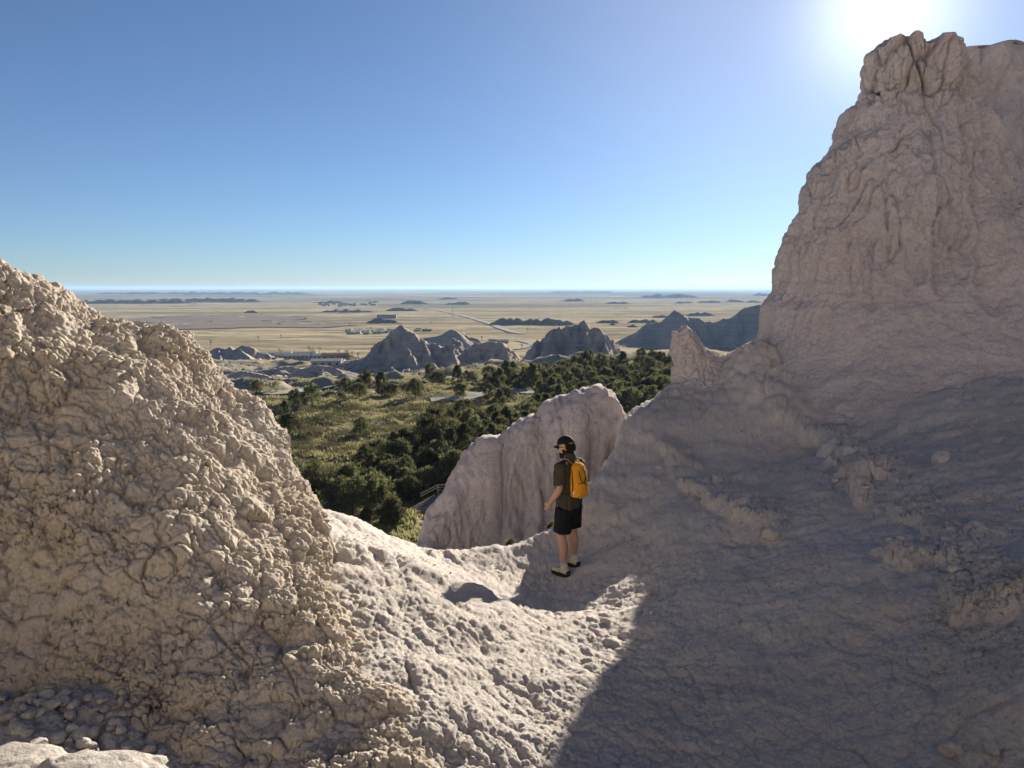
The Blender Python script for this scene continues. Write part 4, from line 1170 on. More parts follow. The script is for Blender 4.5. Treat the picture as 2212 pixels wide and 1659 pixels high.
for hh in (0.35, 0.72, 1.08):
    b0 = dv + en * 1.72 + Vector((0, 0, hh))
    bar('rail', b0, b0 + ex * 3.8, 0.06, 0.09, M_RAIL, stair)
    if hh > 0.5: bar('rail', b0, sd_ * 1.2 + dv * 0.55 + Vector((0, 0, hh)), 0.06, 0.09, M_RAIL, stair)
for k in range(4):
    b0 = dv * (0.15 + 0.27 * k) - sd_ * 1.02
    bar('post', b0 + Vector((0, 0, -1.6)), b0 + Vector((0, 0, 0.05)), 0.10, 0.10, M_WOOD, stair)
b0 = dv + ex * 1.9 - en * 0.68
bar('edge_board', b0 - ex * 1.9 + Vector((0, 0, -0.06)), b0 + ex * 1.9 + Vector((0, 0, -0.06)), 0.06, 0.22, plain('sunlit pale trim', (0.55, 0.53, 0.5)), stair)  # edge board in a paler colour than the other boards

# ================================================================== buildings on the plain
M_WHITE = plain('white painted wall', (0.40, 0.385, 0.35), 0.8, 0.0, 0.08, 0.5)
M_TAN = plain('tan painted wall', (0.34, 0.29, 0.22), 0.8, 0.0, 0.1, 0.5)
M_ROOFW = plain('pale metal roof', (0.33, 0.325, 0.31), 0.8, 0.0, 0.1, 0.4)
M_ROOFD = plain('brown shingle roof', (0.16, 0.125, 0.10), 0.9, 0.0, 0.2, 0.6)
M_GLASS = plain('dark window glass', (0.03, 0.035, 0.045), 0.15, 0.5)
_hm = {}
def house(name, px, py, w, d, h, rz, wall, roof, label, cat, group=None, nwin=4, gable=1.2, y0=330):
    h_ = T(px, py, y0, 20000)
    if not h_: return
    r = empty(name, (h_[0], h_[1], h_[2]), R(rz)); tag(r, label, cat, group)
    key = (w, d, h, gable, wall.name, roof.name)
    if key not in _hm:
        bw = boxm('wall', w, d, h + 1.5); bw.materials.append(wall)
        hw, hd_ = w / 2 + 0.5, d / 2 + 0.5
        V = np.array([(-hw,-hd_,0),(hw,-hd_,0),(hw,hd_,0),(-hw,hd_,0),(-hw,0,gable),(hw,0,gable),(-hw,-hd_,-0.25),(hw,-hd_,-0.25),(hw,hd_,-0.25),(-hw,hd_,-0.25)])
        F = [(0,1,5,4),(2,3,4,5),(0,4,3,9,6),(1,7,8,2,5),(0,6,7,1),(3,2,8,9),(6,9,8,7)]
        me = bpy.data.meshes.new('roof'); me.from_pydata(V.tolist(), [], F); me.materials.append(roof)
        wn = boxm('window', min(1.6, w / (nwin + 1) * 0.6), 0.12, h * 0.42) if nwin else None
        if wn: wn.materials.append(M_GLASS)
        _hm[key] = (bw, me, wn)
    bw, me, wn = _hm[key]
    o = link('wall', bw, None, r); o.location = (0, 0, h / 2 - 0.75)
    o = link('roof', me, None, r); o.location = (0, 0, h + 0.26)
    for k in range(nwin):
        o = link('window', wn, None, r); o.location = ((k + 0.5) / nwin * w - w / 2, -d / 2 - 0.03, h * 0.55)
house('lodge', 624, 773, 24, 8, 2.6, -6, M_WHITE, M_ROOFW, 'white long low lodge wing nearest the clay hill', 'lodge', None, 7)
house('lodge', 660, 775, 32, 8, 2.6, 5, M_WHITE, M_ROOFW, 'longest white lodge wing, right of the clay hill', 'lodge', None, 10)
house('lodge', 596, 770, 27, 9, 3.0, 8, M_TAN, M_ROOFW, 'lodge wing partly behind the clay hill', 'lodge', None, 5)
house('lodge', 640, 769, 36, 8, 2.6, 2, M_TAN, M_ROOFW, 'lodge wing behind the two white ones', 'lodge', None, 8)
house('house', 706, 791, 18, 9, 3.4, 8, M_WHITE, M_ROOFW, 'white roofed house nearest the pointed butte\'s left foot', 'house', None, 4)
house('house', 728, 790, 10, 8, 3.2, -5, M_WHITE, M_ROOFW, 'small white house beside the white roofed one', 'house', None, 2)
house('house', 726, 776, 20, 10, 3.4, 4, M_TAN, M_ROOFD, 'tan house with brown roof above the white ones', 'house', None, 4)
house('house', 742, 780, 13, 8, 3.2, -12, M_TAN, M_ROOFD, 'smaller brown roofed house next to the shrubs', 'house', None, 3)
house('shed', 836, 687, 46, 16, 7, 2, M_TAN, M_ROOFD, 'long dark shed far out beside the highway', 'shed', None, 0)
house('house', 1084, 742, 14, 7, 3.2, 10, M_WHITE, M_ROOFW, 'white house at the right end of the green campground', 'house', None, 3)
house('house', 1066, 741, 10, 6, 3.0, -8, M_WHITE, M_ROOFW, 'small white house in the green campground', 'house', None, 2)
rnd = random.Random(5)
for k in range(46):
    px = rnd.uniform(740, 852) if k < 38 else rnd.uniform(888, 934)
    py = rnd.uniform(714, 722.5) if k < 38 else rnd.uniform(712.5, 716)
    house('camper', px, py, 8.0, 3.0, 3.0, rnd.choice((-30, 20, 60, 5, 90)), M_WHITE if rnd.random() < .75 else M_TAN, M_ROOFW, 'tiny white camper in the campground beside the pointed peak', 'camper', 'campers in the campground', 2, 0.35)
for k in range(26):
    house('far_house', rnd.uniform(688, 812), rnd.uniform(657, 662.5), 16, 12, 5, rnd.uniform(-40, 40), M_WHITE if rnd.random() < .5 else M_TAN, M_ROOFW if rnd.random() < .6 else M_ROOFD, 'speck of a house in the far town on the plain', 'house', 'houses of the far town', 0, 2.5, 1500)
h_ = T(978, 685, 900, 6000)
mast = tubes('radio_mast', [((0, 0, -1), (0, 0, 31), 0.55, 0.30)], 6)
o = link('radio_mast', mast, plain('grey steel', (0.25, 0.25, 0.26))); o.location = h_
tag(o, 'thin tall mast standing on the plain above the butte', 'mast')
# ================================================================== the hiker
def ring_loft(bm, rings, seg=20, cap=True):
    """rings: (cx, cy, cz, rx, ry)"""
    prev = None; first = None
    for (cx, cy, cz, rx, ry) in rings:
        vs = [bm.verts.new((cx + rx * math.cos(2*math.pi*k/seg), cy + ry * math.sin(2*math.pi*k/seg), cz)) for k in range(seg)]
        if prev:
            for k in range(seg): bm.faces.new((prev[k], prev[(k+1) % seg], vs[(k+1) % seg], vs[k]))
        else: first = vs
        prev = vs
    if cap:
        bm.faces.new(first[::-1]); bm.faces.new(prev)
def limb(bm, pts, radii, seg=14, flat=1.0, axis=None, ends=True):
    pts = [Vector(p) for p in pts]; prev = None; first = None
    for i, p in enumerate(pts):
        d = (pts[min(i+1, len(pts)-1)] - pts[max(i-1, 0)]).normalized()
        ref = Vector(axis) if axis else (Vector((1, 0, 0)) if abs(d.x) < 0.8 else Vector((0, 1, 0)))
        u = (ref - d * ref.dot(d)).normalized(); w = d.cross(u)
        r = radii[i]
        vs = [bm.verts.new(p + u * r * math.cos(2*math.pi*k/seg) + w * r * flat * math.sin(2*math.pi*k/seg)) for k in range(seg)]
        if prev:
            for k in range(seg): bm.faces.new((prev[k], prev[(k+1) % seg], vs[(k+1) % seg], vs[k]))
        else: first = vs
        prev = vs
    bm.faces.new(first[::-1]); bm.faces.new(prev)
    for p, r in (((pts[0], radii[0]), (pts[-1], radii[-1])) if ends else ()):
        ball(bm, p, (r * 0.98,) * 3, 10)
def ball(bm, c, r, seg=16, rot=None):
    M = Matrix.Translation(Vector(c)) @ (rot.to_4x4() if rot else Matrix.Identity(4)) @ Matrix.Diagonal((*r, 1))
    bmesh.ops.create_uvsphere(bm, u_segments=seg, v_segments=max(6, seg // 2 + 2), radius=1, matrix=M)
def fuse(name, bm, voxel, smooth_it, mat, parent, disp=None):
    """one continuous skin over everything in bm"""
    me = bpy.data.meshes.new(name); bmesh.ops.recalc_face_normals(bm, faces=bm.faces[:]); bm.to_mesh(me); bm.free()
    o = bpy.data.objects.new(name, me); COL.objects.link(o)
    m = o.modifiers.new('r', 'REMESH'); m.mode = 'VOXEL'; m.voxel_size = voxel; m.use_smooth_shade = True
    if smooth_it:
        s = o.modifiers.new('s', 'SMOOTH'); s.factor = 0.5; s.iterations = smooth_it
    dg = bpy.context.evaluated_depsgraph_get()
    me2 = bpy.data.meshes.new_from_object(o.evaluated_get(dg))
    bpy.data.objects.remove(o, do_unlink=True)
    if disp is not None:
        n = len(me2.vertices); co = np.empty(n * 3, np.float32); me2.vertices.foreach_get('co', co); co = co.reshape(-1, 3)
        no = np.empty(n * 3, np.float32); me2.vertices.foreach_get('normal', no); no = no.reshape(-1, 3)
        co = co + no * disp(co)[:, None]; me2.vertices.foreach_set('co', co.astype(np.float32).ravel()); me2.update()
    me2.polygons.foreach_set('use_smooth', np.ones(len(me2.polygons), bool))
    me2.name = name
    return link(name, me2, mat, parent)
def simple(name, bm, mat, parent, smooth=True):
    bmesh.ops.recalc_face_normals(bm, faces=bm.faces[:])
    me = bpy.data.meshes.new(name); bm.to_mesh(me); bm.free()
    me.polygons.foreach_set('use_smooth', np.full(len(me.polygons), smooth, bool))
    return link(name, me, mat, parent)
def cloth(name, c, var=0.18, vs=22.0, bump=0.004):
    b = NB(name); f = b.noise(b.obj(), vs, 4)
    b.col(b.mix(f, tuple(x * (1 - var) for x in c), tuple(x * (1 + var) for x in c)))
    b.bump(b.noise(b.obj(), 18, 3), bump); b.b.inputs['Roughness'].default_value = 0.85
    b.b.inputs['Specular IOR Level'].default_value = 0.15
    return b.m
M_SKIN = NB('skin'); M_SKIN.col(M_SKIN.mix(M_SKIN.noise(M_SKIN.obj(), 12, 3), (0.29, 0.165, 0.108), (0.36, 0.21, 0.14))); M_SKIN.b.inputs['Roughness'].default_value = 0.55
M_SKIN.b.inputs['Specular IOR Level'].default_value = 0.35; M_SKIN = M_SKIN.m
M_SHIRT = cloth('olive brown shirt', (0.040, 0.036, 0.024)); M_SHORT = cloth('black shorts', (0.007, 0.007, 0.008)); M_CAP = cloth('black cap', (0.008, 0.008, 0.009))
M_HAIR = cloth('black curly hair', (0.010, 0.008, 0.007), 0.3, 60); M_SHOE = cloth('cream shoe fabric', (0.40, 0.36, 0.29)); M_SOLE = plain('dark rubber', (0.025, 0.022, 0.02), 0.8)
M_DARK = plain('black trim', (0.012, 0.012, 0.012), 0.6, 0.3); M_SOCK = cloth('grey sock', (0.30, 0.27, 0.25)); M_PACK = cloth('mustard pack cloth', (0.50, 0.215, 0.012), 0.12, 9, 0.010)
M_PATCH = plain('cream patch', (0.55, 0.42, 0.22)); M_STRAP = cloth('tan webbing', (0.30, 0.215, 0.11))

fx, fy, fz_ = G(1222, 1238)
fx, fy = at(1217, 1240, 9.5)[0], 9.5
def gz(x, y):
    return float(ground_h(np.array([x]), np.array([y]))[0])
RZ = R(45)
cR, sR = math.cos(RZ), math.sin(RZ)
fl = (-0.095, 0.00); fr = (0.125, 0.03)                    # feet in the body's own frame (x right, y forward)
def to_w(q): return (fx + cR * (q[0] + 0.095) - sR * q[1], fy + sR * (q[0] + 0.095) + cR * q[1])
# the soles rest on the crust that was built there
gP = np.empty(len(ground.data.vertices) * 3, np.float32); ground.data.vertices.foreach_get('co', gP); gP = gP.reshape(-1, 3)
def crust(x, y, r=0.10):
    m = (gP[:, 0] - x) ** 2 + (gP[:, 1] - y) ** 2 < r * r
    return float(np.percentile(gP[m, 2], 80)) if m.any() else gz(x, y)
zl = crust(*to_w((fl[0], fl[1] + 0.05))); zr_ = crust(*to_w((fr[0], fr[1] + 0.05)))
person = empty('person', (to_w((0, 0))[0], to_w((0, 0))[1], zl), RZ)
tag(person, 'hiker in black cap, dark shirt and shorts standing with his back turned', 'person')
dzr = zr_ - zl
S = 1.0
hipL, hipR = (-0.095, 0, 0.92), (0.095, 0, 0.92)
kneeL, kneeR = (-0.10, 0.03, 0.50), (0.115, 0.035, 0.50 + dzr * 0.6)
ankL, ankR = (-0.10, -0.01, 0.09), (0.125, 0.015, 0.09 + dzr)
headC = Vector((-0.01, 0.055, 1.665))
hrot = Matrix.Rotation(R(30), 3, 'Z') @ Matrix.Rotation(R(-14), 3, 'X')     # looks left and a little down
def hp(v): return headC + hrot @ Vector(v)
bm = bmesh.new()
ball(bm, hp((0, -0.005, 0.02)), (0.076, 0.098, 0.105), 20, hrot)
ball(bm, hp((0, 0.030, -0.045)), (0.060, 0.068, 0.075), 16, hrot)
ball(bm, hp((0, 0.060, -0.085)), (0.036, 0.036, 0.030), 12, hrot)
ball(bm, hp((0, 0.100, -0.018)), (0.014, 0.022, 0.026), 10, hrot)
ball(bm, hp((0, 0.082, 0.005)), (0.045, 0.02, 0.016), 10, hrot)
for s_ in (-1, 1):
    ball(bm, hp((s_ * 0.078, -0.008, -0.012)), (0.011, 0.022, 0.033), 10, hrot)
    ball(bm, hp((s_ * 0.032, 0.076, -0.012)), (0.016, 0.012, 0.010), 8, hrot)
ball(bm, hp((0, 0.090, -0.058)), (0.024, 0.010, 0.009), 8, hrot)
limb(bm, [(0, -0.01, 1.46), (0, 0.01, 1.53), hp((0, -0.02, -0.06))], [0.066, 0.060, 0.060])
ring_loft(bm, [(0,0,0.86,0.155,0.11),(0,0,0.95,0.165,0.115),(0,0.005,1.06,0.150,0.105),(0,0.005,1.2,0.165,0.112),(0,0.0,1.34,0.180,0.115),(0,-0.01,1.43,0.165,0.095),(0,-0.015,1.49,0.09,0.07)])
for hip_, kn, an in ((hipL, kneeL, ankL), (hipR, kneeR, ankR)):
    h, k_, a = Vector(hip_), Vector(kn), Vector(an)
    th = h.lerp(k_, 0.55) + Vector((0, 0.012, 0)); cf = k_.lerp(a, 0.32) + Vector((0, -0.022, 0)); lo = k_.lerp(a, 0.72) + Vector((0, -0.006, 0))
    limb(bm, [h, th, k_ + Vector((0, 0.006, 0.05)), k_, cf, lo, a, a + Vector((0, 0, -0.05))], [0.092, 0.080, 0.062, 0.058, 0.063, 0.046, 0.038, 0.040])
shL, shR = Vector((-0.185, -0.01, 1.425)), Vector((0.185, -0.01, 1.425))
elL, wrL = Vector((-0.240, -0.045, 1.15)), Vector((-0.262, 0.095, 0.965))
elR, wrR = Vector((0.255, -0.01, 1.15)), Vector((0.235, 0.155, 0.965))
def hand(bm, wr, fdir, side):
    f = Vector(fdir).normalized(); up = Vector((0, 0, 1)); s = f.cross(up).normalized(); n = s.cross(f).normalized()
    limb(bm, [wr, wr + f * 0.045, wr + f * 0.085], [0.024, 0.030, 0.031], 12, 0.55, tuple(n))
    for k, (off, ln) in enumerate(((-0.026, 0.060), (-0.009, 0.072), (0.009, 0.076), (0.026, 0.068))):
        b0 = wr + f * 0.080 + n * off * 1.0
        curl = s * side
        d1 = (f * 0.85 + curl * 0.45 - up * 0.15).normalized(); d2 = (f * 0.35 + curl * 0.85 - up * 0.2).normalized()
        p1 = b0 + d1 * ln * 0.5; p2 = p1 + d2 * ln * 0.42
        limb(bm, [b0, p1, p2], [0.0095, 0.009, 0.0078], 8)
    t0 = wr + f * 0.030 + n * 0.026; t1 = t0 + (f * 0.6 + n * 0.6 + s * side * 0.25).normalized() * 0.042; t2 = t1 + (f * 0.9 + s * side * 0.5).normalized() * 0.030
    limb(bm, [t0, t1, t2], [0.013, 0.011, 0.009], 8)
for sh, el, wr, sd in ((shL, elL, wrL, 1), (shR, elR, wrR, -1)):
    limb(bm, [sh, sh.lerp(el, 0.5), el, el.lerp(wr, 0.3), el.lerp(wr, 0.75), wr], [0.058, 0.050, 0.043, 0.046, 0.034, 0.027])
    hand(bm, wr, (wr - el).normalized() + Vector((0, 0, -0.25)), sd)
body = fuse('body', bm, 0.008, 2, M_SKIN, person)
# shirt
bm = bmesh.new()
ring_loft(bm, [(0,0.0,0.885,0.195,0.145),(0,0.0,0.96,0.192,0.142),(0,0.005,1.08,0.186,0.138),(0,0.003,1.22,0.194,0.138),(0,-0.003,1.34,0.202,0.136),(0,-0.012,1.42,0.186,0.118),(0,-0.012,1.475,0.120,0.088),(0,-0.005,1.515,0.078,0.074)])
for sh, el in ((shL, elL), (shR, elR)):
    limb(bm, [sh + Vector((0, 0, -0.01)), sh.lerp(el, 0.4), sh.lerp(el, 0.78)], [0.078, 0.076, 0.078], 16, ends=False); ball(bm, sh + Vector((0, 0, -0.008)), (0.080, 0.080, 0.078), 14)
limb(bm, [(0, -0.02, 1.49), (0, 0.0, 1.555)], [0.080, 0.074], 16)
def folds(a, f, sd):
    return lambda co: a * fbm(co * np.array([f, f, f * 0.45]), 3, seed=sd)
fuse('shirt', bm, 0.008, 3, M_SHIRT, person, folds(0.016, 9, 3))
# shorts
bm = bmesh.new()
ring_loft(bm, [(0,0,0.80,0.20,0.145),(0,0,0.90,0.188,0.138),(0,0,0.98,0.175,0.128)])
for hip_, kn in ((hipL, kneeL), (hipR, kneeR)):
    h, k_ = Vector(hip_), Vector(kn)
    limb(bm, [h + Vector((0, 0, -0.02)), h.lerp(k_, 0.5), h.lerp(k_, 0.84)], [0.118, 0.114, 0.118], 18, ends=False)
fuse('shorts', bm, 0.009, 3, M_SHORT, person, folds(0.014, 8, 5))
# cap with brim
bm = bmesh.new()
bmesh.ops.create_uvsphere(bm, u_segments=24, v_segments=16, radius=1, matrix=Matrix.Translation(hp((0, -0.008, 0.045))) @ hrot.to_4x4() @ Matrix.Diagonal((0.090, 0.110, 0.092, 1)))
low = [v for v in bm.verts if (hrot.transposed() @ (v.co - headC)).z < 0.028]
bmesh.ops.delete(bm, geom=low, context='VERTS')
capo = simple('cap', bm, M_CAP, person)
bm = bmesh.new()
top = []; bot = []
for i in range(9):
    row_t = []; row_b = []
    for j in range(5):
        u = (i / 8 - 0.5) * 2; t = j / 4
        x = u * 0.080 * (1 - 0.10 * t * t); y = 0.078 + math.sqrt(max(0, 1 - (u * 0.95) ** 2)) * 0.028 + t * 0.072 * math.sqrt(max(0.05, 1 - u * u * 0.75))
        z = 0.036 - 0.018 * u * u - 0.012 * t
        row_t.append(bm.verts.new(hp((x, y - 0.02, z + 0.004)))); row_b.append(bm.verts.new(hp((x, y - 0.02, z))))
    top.append(row_t); bot.append(row_b)
for i in range(8):
    for j in range(4):
        bm.faces.new((top[i][j], top[i+1][j], top[i+1][j+1], top[i][j+1])); bm.faces.new((bot[i][j], bot[i][j+1], bot[i+1][j+1], bot[i+1][j]))
for i in range(8): bm.faces.new((top[i][4], top[i+1][4], bot[i+1][4], bot[i][4]))
br = simple('brim', bm, M_CAP, capo)
bm = bmesh.new(); ball(bm, hp((0, -0.008, 0.138)), (0.008, 0.008, 0.006), 8, hrot); simple('button', bm, M_CAP, capo)
# hair, beard, glasses
bm = bmesh.new()
rh = random.Random(3)
for k in range(46):
    a = rh.uniform(-2.4, 2.4); z = rh.uniform(-0.085, 0.04)
    ball(bm, hp((0.080 * math.sin(a), -0.012 - 0.098 * abs(math.cos(a)) if abs(a) < 1.6 else -0.03, z)), (rh.uniform(0.016, 0.026),) * 3, 8)
fuse('hair', bm, 0.006, 1, M_HAIR, person, lambda co: 0.008 * perlin(co * 70, 4))
bm = bmesh.new()
ball(bm, hp((0, 0.052, -0.088)), (0.052, 0.056, 0.052), 14, hrot); ball(bm, hp((0, 0.075, -0.115)), (0.034, 0.034, 0.045), 12, hrot)
for s_ in (-1, 1): ball(bm, hp((s_ * 0.056, 0.018, -0.060)), (0.018, 0.032, 0.045), 10, hrot)
fuse('beard', bm, 0.006, 1, M_HAIR, person, lambda co: 0.005 * perlin(co * 80, 8))
bm = bmesh.new()
for s_ in (-1, 1):
    ball(bm, hp((s_ * 0.034, 0.094, 0.004)), (0.027, 0.010, 0.020), 12, hrot)
    limb(bm, [hp((s_ * 0.062, 0.088, 0.010)), hp((s_ * 0.080, 0.0, 0.004))], [0.0035, 0.003], 6)
simple('sunglasses', bm, plain('black lens', (0.006, 0.006, 0.007), 0.2, 0.5), person)
# socks and shoes
for (an, d_z) in ((ankL, 0.0), (ankR, dzr)):
    a = Vector(an)
    bm = bmesh.new(); limb(bm, [a + Vector((0, 0, -0.02)), a + Vector((0, 0, 0.05)), a + Vector((0, -0.002, 0.095))], [0.046, 0.044, 0.046], 14)
    simple('sock', bm, M_SOCK, person)
    x, y = a.x, a.y; b0 = d_z
    bm = bmesh.new()
    for (yy, zz, rx, ry, rz_) in ((-0.045, 0.062, 0.042, 0.050, 0.045), (0.02, 0.066, 0.042, 0.06, 0.045), (0.09, 0.052, 0.046, 0.065, 0.033), (0.15, 0.046, 0.045, 0.060, 0.027)):
        ball(bm, (x, y + yy, b0 + zz), (rx, ry, rz_), 14)
    limb(bm, [(x, y - 0.01, b0 + 0.07), (x, y - 0.012, b0 + 0.125)], [0.052, 0.050], 14)
    sh = fuse('shoe', bm, 0.006, 3, M_SHOE, person)
    bm = bmesh.new(); prevr = None
    outl = []
    for k in range(28):
        t = 2 * math.pi * k / 28
        yy = math.cos(t); xx = math.sin(t)
        wdt = 0.050 if yy > -0.2 else 0.043
        outl.append((x + xx * wdt * (1.0 if abs(yy) < 0.9 else 0.9), y + 0.055 + yy * 0.155))
    r0 = [bm.verts.new((p_[0], p_[1], b0 - 0.012)) for p_ in outl]; r1 = [bm.verts.new((p_[0], p_[1], b0 + 0.034 + 0.012 * math.cos(2 * math.pi * k / 28) ** 2)) for k, p_ in enumerate(outl)]
    for k in range(28): bm.faces.new((r0[k], r0[(k+1) % 28], r1[(k+1) % 28], r1[k]))
    bm.faces.new(r0[::-1]); bm.faces.new(r1)
    simple('sole', bm, M_SOLE, sh)
    for k in range(4):
        bm = bmesh.new(); yy = y + 0.04 + 0.03 * k; zz = b0 + 0.102 - 0.009 * k
        limb(bm, [(x - 0.040, yy - 0.012, zz - 0.030), (x, yy, zz + 0.002), (x + 0.040, yy - 0.012, zz - 0.030)], [0.005, 0.006, 0.005], 6)
        simple('lace', bm, M_DARK, sh)
    bm = bmesh.new(); ball(bm, (x, y + 0.175, b0 + 0.042), (0.040, 0.034, 0.026), 12); simple('toe_cap', bm, M_DARK, sh)
    bm = bmesh.new(); ball(bm, (x, y - 0.075, b0 + 0.055), (0.038, 0.026, 0.034), 12); simple('heel_cap', bm, M_DARK, sh)

# ------------------------------------------------------------------ his backpack
pack = empty('backpack', tuple(person.location + Matrix.Rotation(RZ, 3, 'Z') @ Vector((-0.02, 0.035, 0))), RZ)
pack.scale = (0.92, 0.96, 1.0)
tag(pack, 'mustard yellow backpack worn by the hiker', 'backpack')
bm = bmesh.new()
ring_loft(bm, [(0,-0.215,1.055,0.090,0.055),(0,-0.222,1.070,0.128,0.082),(0,-0.226,1.12,0.142,0.094),(0,-0.226,1.22,0.144,0.096),(0,-0.222,1.32,0.138,0.090),(0,-0.214,1.40,0.122,0.078),(0,-0.205,1.455,0.098,0.062),(0,-0.195,1.49,0.060,0.042)], 28)
pb = fuse('pack_body', bm, 0.008, 2, M_PACK, pack, lambda co: 0.012 * fbm(co * np.array([11, 11, 6]), 3, seed=8))
bm = bmesh.new()
ring_loft(bm, [(0,-0.262,1.065,0.10,0.045),(0,-0.270,1.09,0.122,0.062),(0,-0.272,1.20,0.124,0.064),(0,-0.268,1.245,0.118,0.058)], 24)
fuse('front_pocket', bm, 0.008, 2, M_PACK, pack, lambda co: 0.006 * fbm(co * 14, 2, seed=9))
bm = bmesh.new(); limb(bm, [(0.135, -0.20, 1.245), (0.09, -0.305, 1.250), (0, -0.330, 1.252), (-0.09, -0.305, 1.250), (-0.135, -0.20, 1.245)], [0.004]*5, 6); simple('seam', bm, M_DARK, pack)
bm = bmesh.new(); limb(bm, [(0.05, -0.19, 1.485), (0.03, -0.20, 1.53), (-0.03, -0.20, 1.53), (-0.05, -0.19, 1.485)], [0.008]*4, 8); simple('top_loop', bm, M_STRAP, pack)
for s_ in (-1, 1):
    bm = bmesh.new(); limb(bm, [(s_*0.06, -0.165, 1.455), (s_*0.085, -0.105, 1.502), (s_*0.110, -0.03, 1.505), (s_*0.122, 0.045, 1.45), (s_*0.128, 0.100, 1.34), (s_*0.145, 0.088, 1.20), (s_*0.172, 0.02, 1.12), (s_*0.165, -0.09, 1.09), (s_*0.12, -0.16, 1.09)], [0.014, 0.018, 0.020, 0.020, 0.019, 0.016, 0.013, 0.011, 0.010], 8, 0.45, (1, 0, 0))
    simple('shoulder_strap', bm, M_DARK, pack)
    bm = bmesh.new(); limb(bm, [(s_*0.075, -0.175, 1.475), (s_*0.092, -0.10, 1.526), (s_*0.115, -0.02, 1.528)], [0.006]*3, 6); simple('webbing', bm, M_STRAP, pack)
for s_ in (-1, 1):
    bm = bmesh.new(); limb(bm, [(s_*0.118, -0.20, 1.41), (s_*0.146, -0.235, 1.30), (s_*0.150, -0.24, 1.20), (s_*0.142, -0.22, 1.10)], [0.006]*4, 6); simple('side_strap', bm, M_DARK, pack)
    bm = bmesh.new(); limb(bm, [(s_*0.07, -0.285, 1.40), (s_*0.085, -0.312, 1.32), (s_*0.05, -0.330, 1.26)], [0.006]*3, 6); simple('compression_strap', bm, M_DARK, pack)
bm = bmesh.new(); limb(bm, [(0.11, -0.225, 1.405), (0.0, -0.292, 1.412), (-0.11, -0.225, 1.405)], [0.005]*3, 6); simple('lid_seam', bm, M_DARK, pack)
bm = bmesh.new(); limb(bm, [(0.0, -0.300, 1.42), (0.03, -0.318, 1.34), (-0.01, -0.325, 1.26), (0.02, -0.337, 1.17)], [0.005]*4, 6); simple('front_cord', bm, M_DARK, pack)
bm = bmesh.new(); ball(bm, (0.01, -0.328, 1.30), (0.016, 0.010, 0.022), 8); simple('buckle', bm, M_DARK, pack)
o = link('patch', boxm('patch', 0.004, 0.042, 0.042), M_PATCH, pack); o.location = (-0.137, -0.235, 1.125); o.rotation_euler = (0, 0, R(12))
bm = bmesh.new(); limb(bm, [(-0.10, -0.20, 1.055), (-0.03, -0.225, 1.035), (0.06, -0.22, 1.04), (0.11, -0.19, 1.055)], [0.009]*4, 8); simple('bottom_strap', bm, M_DARK, pack)
bm = bmesh.new(); ball(bm, (0.03, -0.232, 1.035), (0.022, 0.008, 0.010), 8); simple('clip', bm, plain('pale clip', (0.5, 0.5, 0.5)), pack)
# ================================================================== loose stones
def stone_mesh(name, seed, sub=3, sx=1, sy=1, sz=0.7, amp=0.22, rough=0.08):
    bm = bmesh.new(); bmesh.ops.create_icosphere(bm, subdivisions=sub, radius=1)
    co = np.array([v.co[:] for v in bm.verts], np.float32)
    rng = np.random.default_rng(seed)
    for k in range(11):                                       # chop flat faces off the lump
        n = rng.normal(size=3); n /= np.linalg.norm(n); h = 0.60 + 0.32 * rng.random()
        dd = co @ n; co = co - np.clip(dd - h, 0, None)[:, None] * n[None]
    nn = co / (np.linalg.norm(co, axis=1, keepdims=True) + 1e-6)
    co = co + nn * (rough * fbm(co * 3.1 + seed, 4, seed=seed) + (blocks(co + seed, 0.5, rough, rough * 0.8, seed + 5) if sub > 3 else 0))[:, None]
    co *= np.array([sx, sy, sz])
    for v, c_ in zip(bm.verts, co): v.co = c_
    me = bpy.data.meshes.new(name); bm.to_mesh(me); bm.free()
    me.polygons.foreach_set('use_smooth', np.full(len(me.polygons), sub > 3, bool))
    me.materials.append(MAT_GROUND)
    return me
def rest(x, y, r=0.06): return crust(x, y, r)
def put(me, name, x, y, z, s, rot, label, cat, group=None):
    o = bpy.data.objects.new(name, me); COL.objects.link(o)
    o.location = (x, y, z); o.scale = (s, s, s); o.rotation_euler = rot
    return tag(o, label, cat, group)
STN = [stone_mesh('stone', 300 + k, 2, 1, 0.75 + 0.08 * k % 0.4, 0.45 + 0.09 * (k % 4), rough=0.05) for k in range(7)]
# near boulder in the lower left corner, caught by the sun
for px, py, Y, s, sd, lab in [(130,1700,2.5,0.26,911,'sunlit broken boulder in the lower left corner'),(-40,1690,2.45,0.22,913,'sunlit boulder cut by the lower left corner of the picture')]:
    x, y, z = at(px, py, Y)
    put(stone_mesh('boulder', sd, 5, 1.35, 0.9, 0.62, rough=0.07), 'boulder', x, y, z - 0.05, s, (0.1, 0.05, 0.4), lab, 'boulder')
LOOSE = [(1308,1350,0.062,'rounded stone lying in the sun on the path'),(1010,1622,0.055,'pale lump of mudstone at the foot of the outcrop'),(1172,1452,0.016,'pebble in the middle of the path'),
         (1408,1326,0.030,'small stone just inside the shade edge'),(2032,998,0.14,'pale block lying high on the scree slope'),(1668,1172,0.13,'block at the lower end of the first ledge'),
         (2138,1646,0.06,'dark stone, right one of the pair at the lower right corner'),(2052,1640,0.07,'dark stone, left one of the pair at the lower right corner')]
for k, (px, py, s, lab) in enumerate(LOOSE):
    h_ = G(px, py)
    z = rest(h_[0], h_[1])
    put(STN[k % 7], 'stone', h_[0], h_[1], z + s * 0.22, s, (0.2 * k, 0.1, k * 1.3), lab, 'stone')
rnd = random.Random(12)
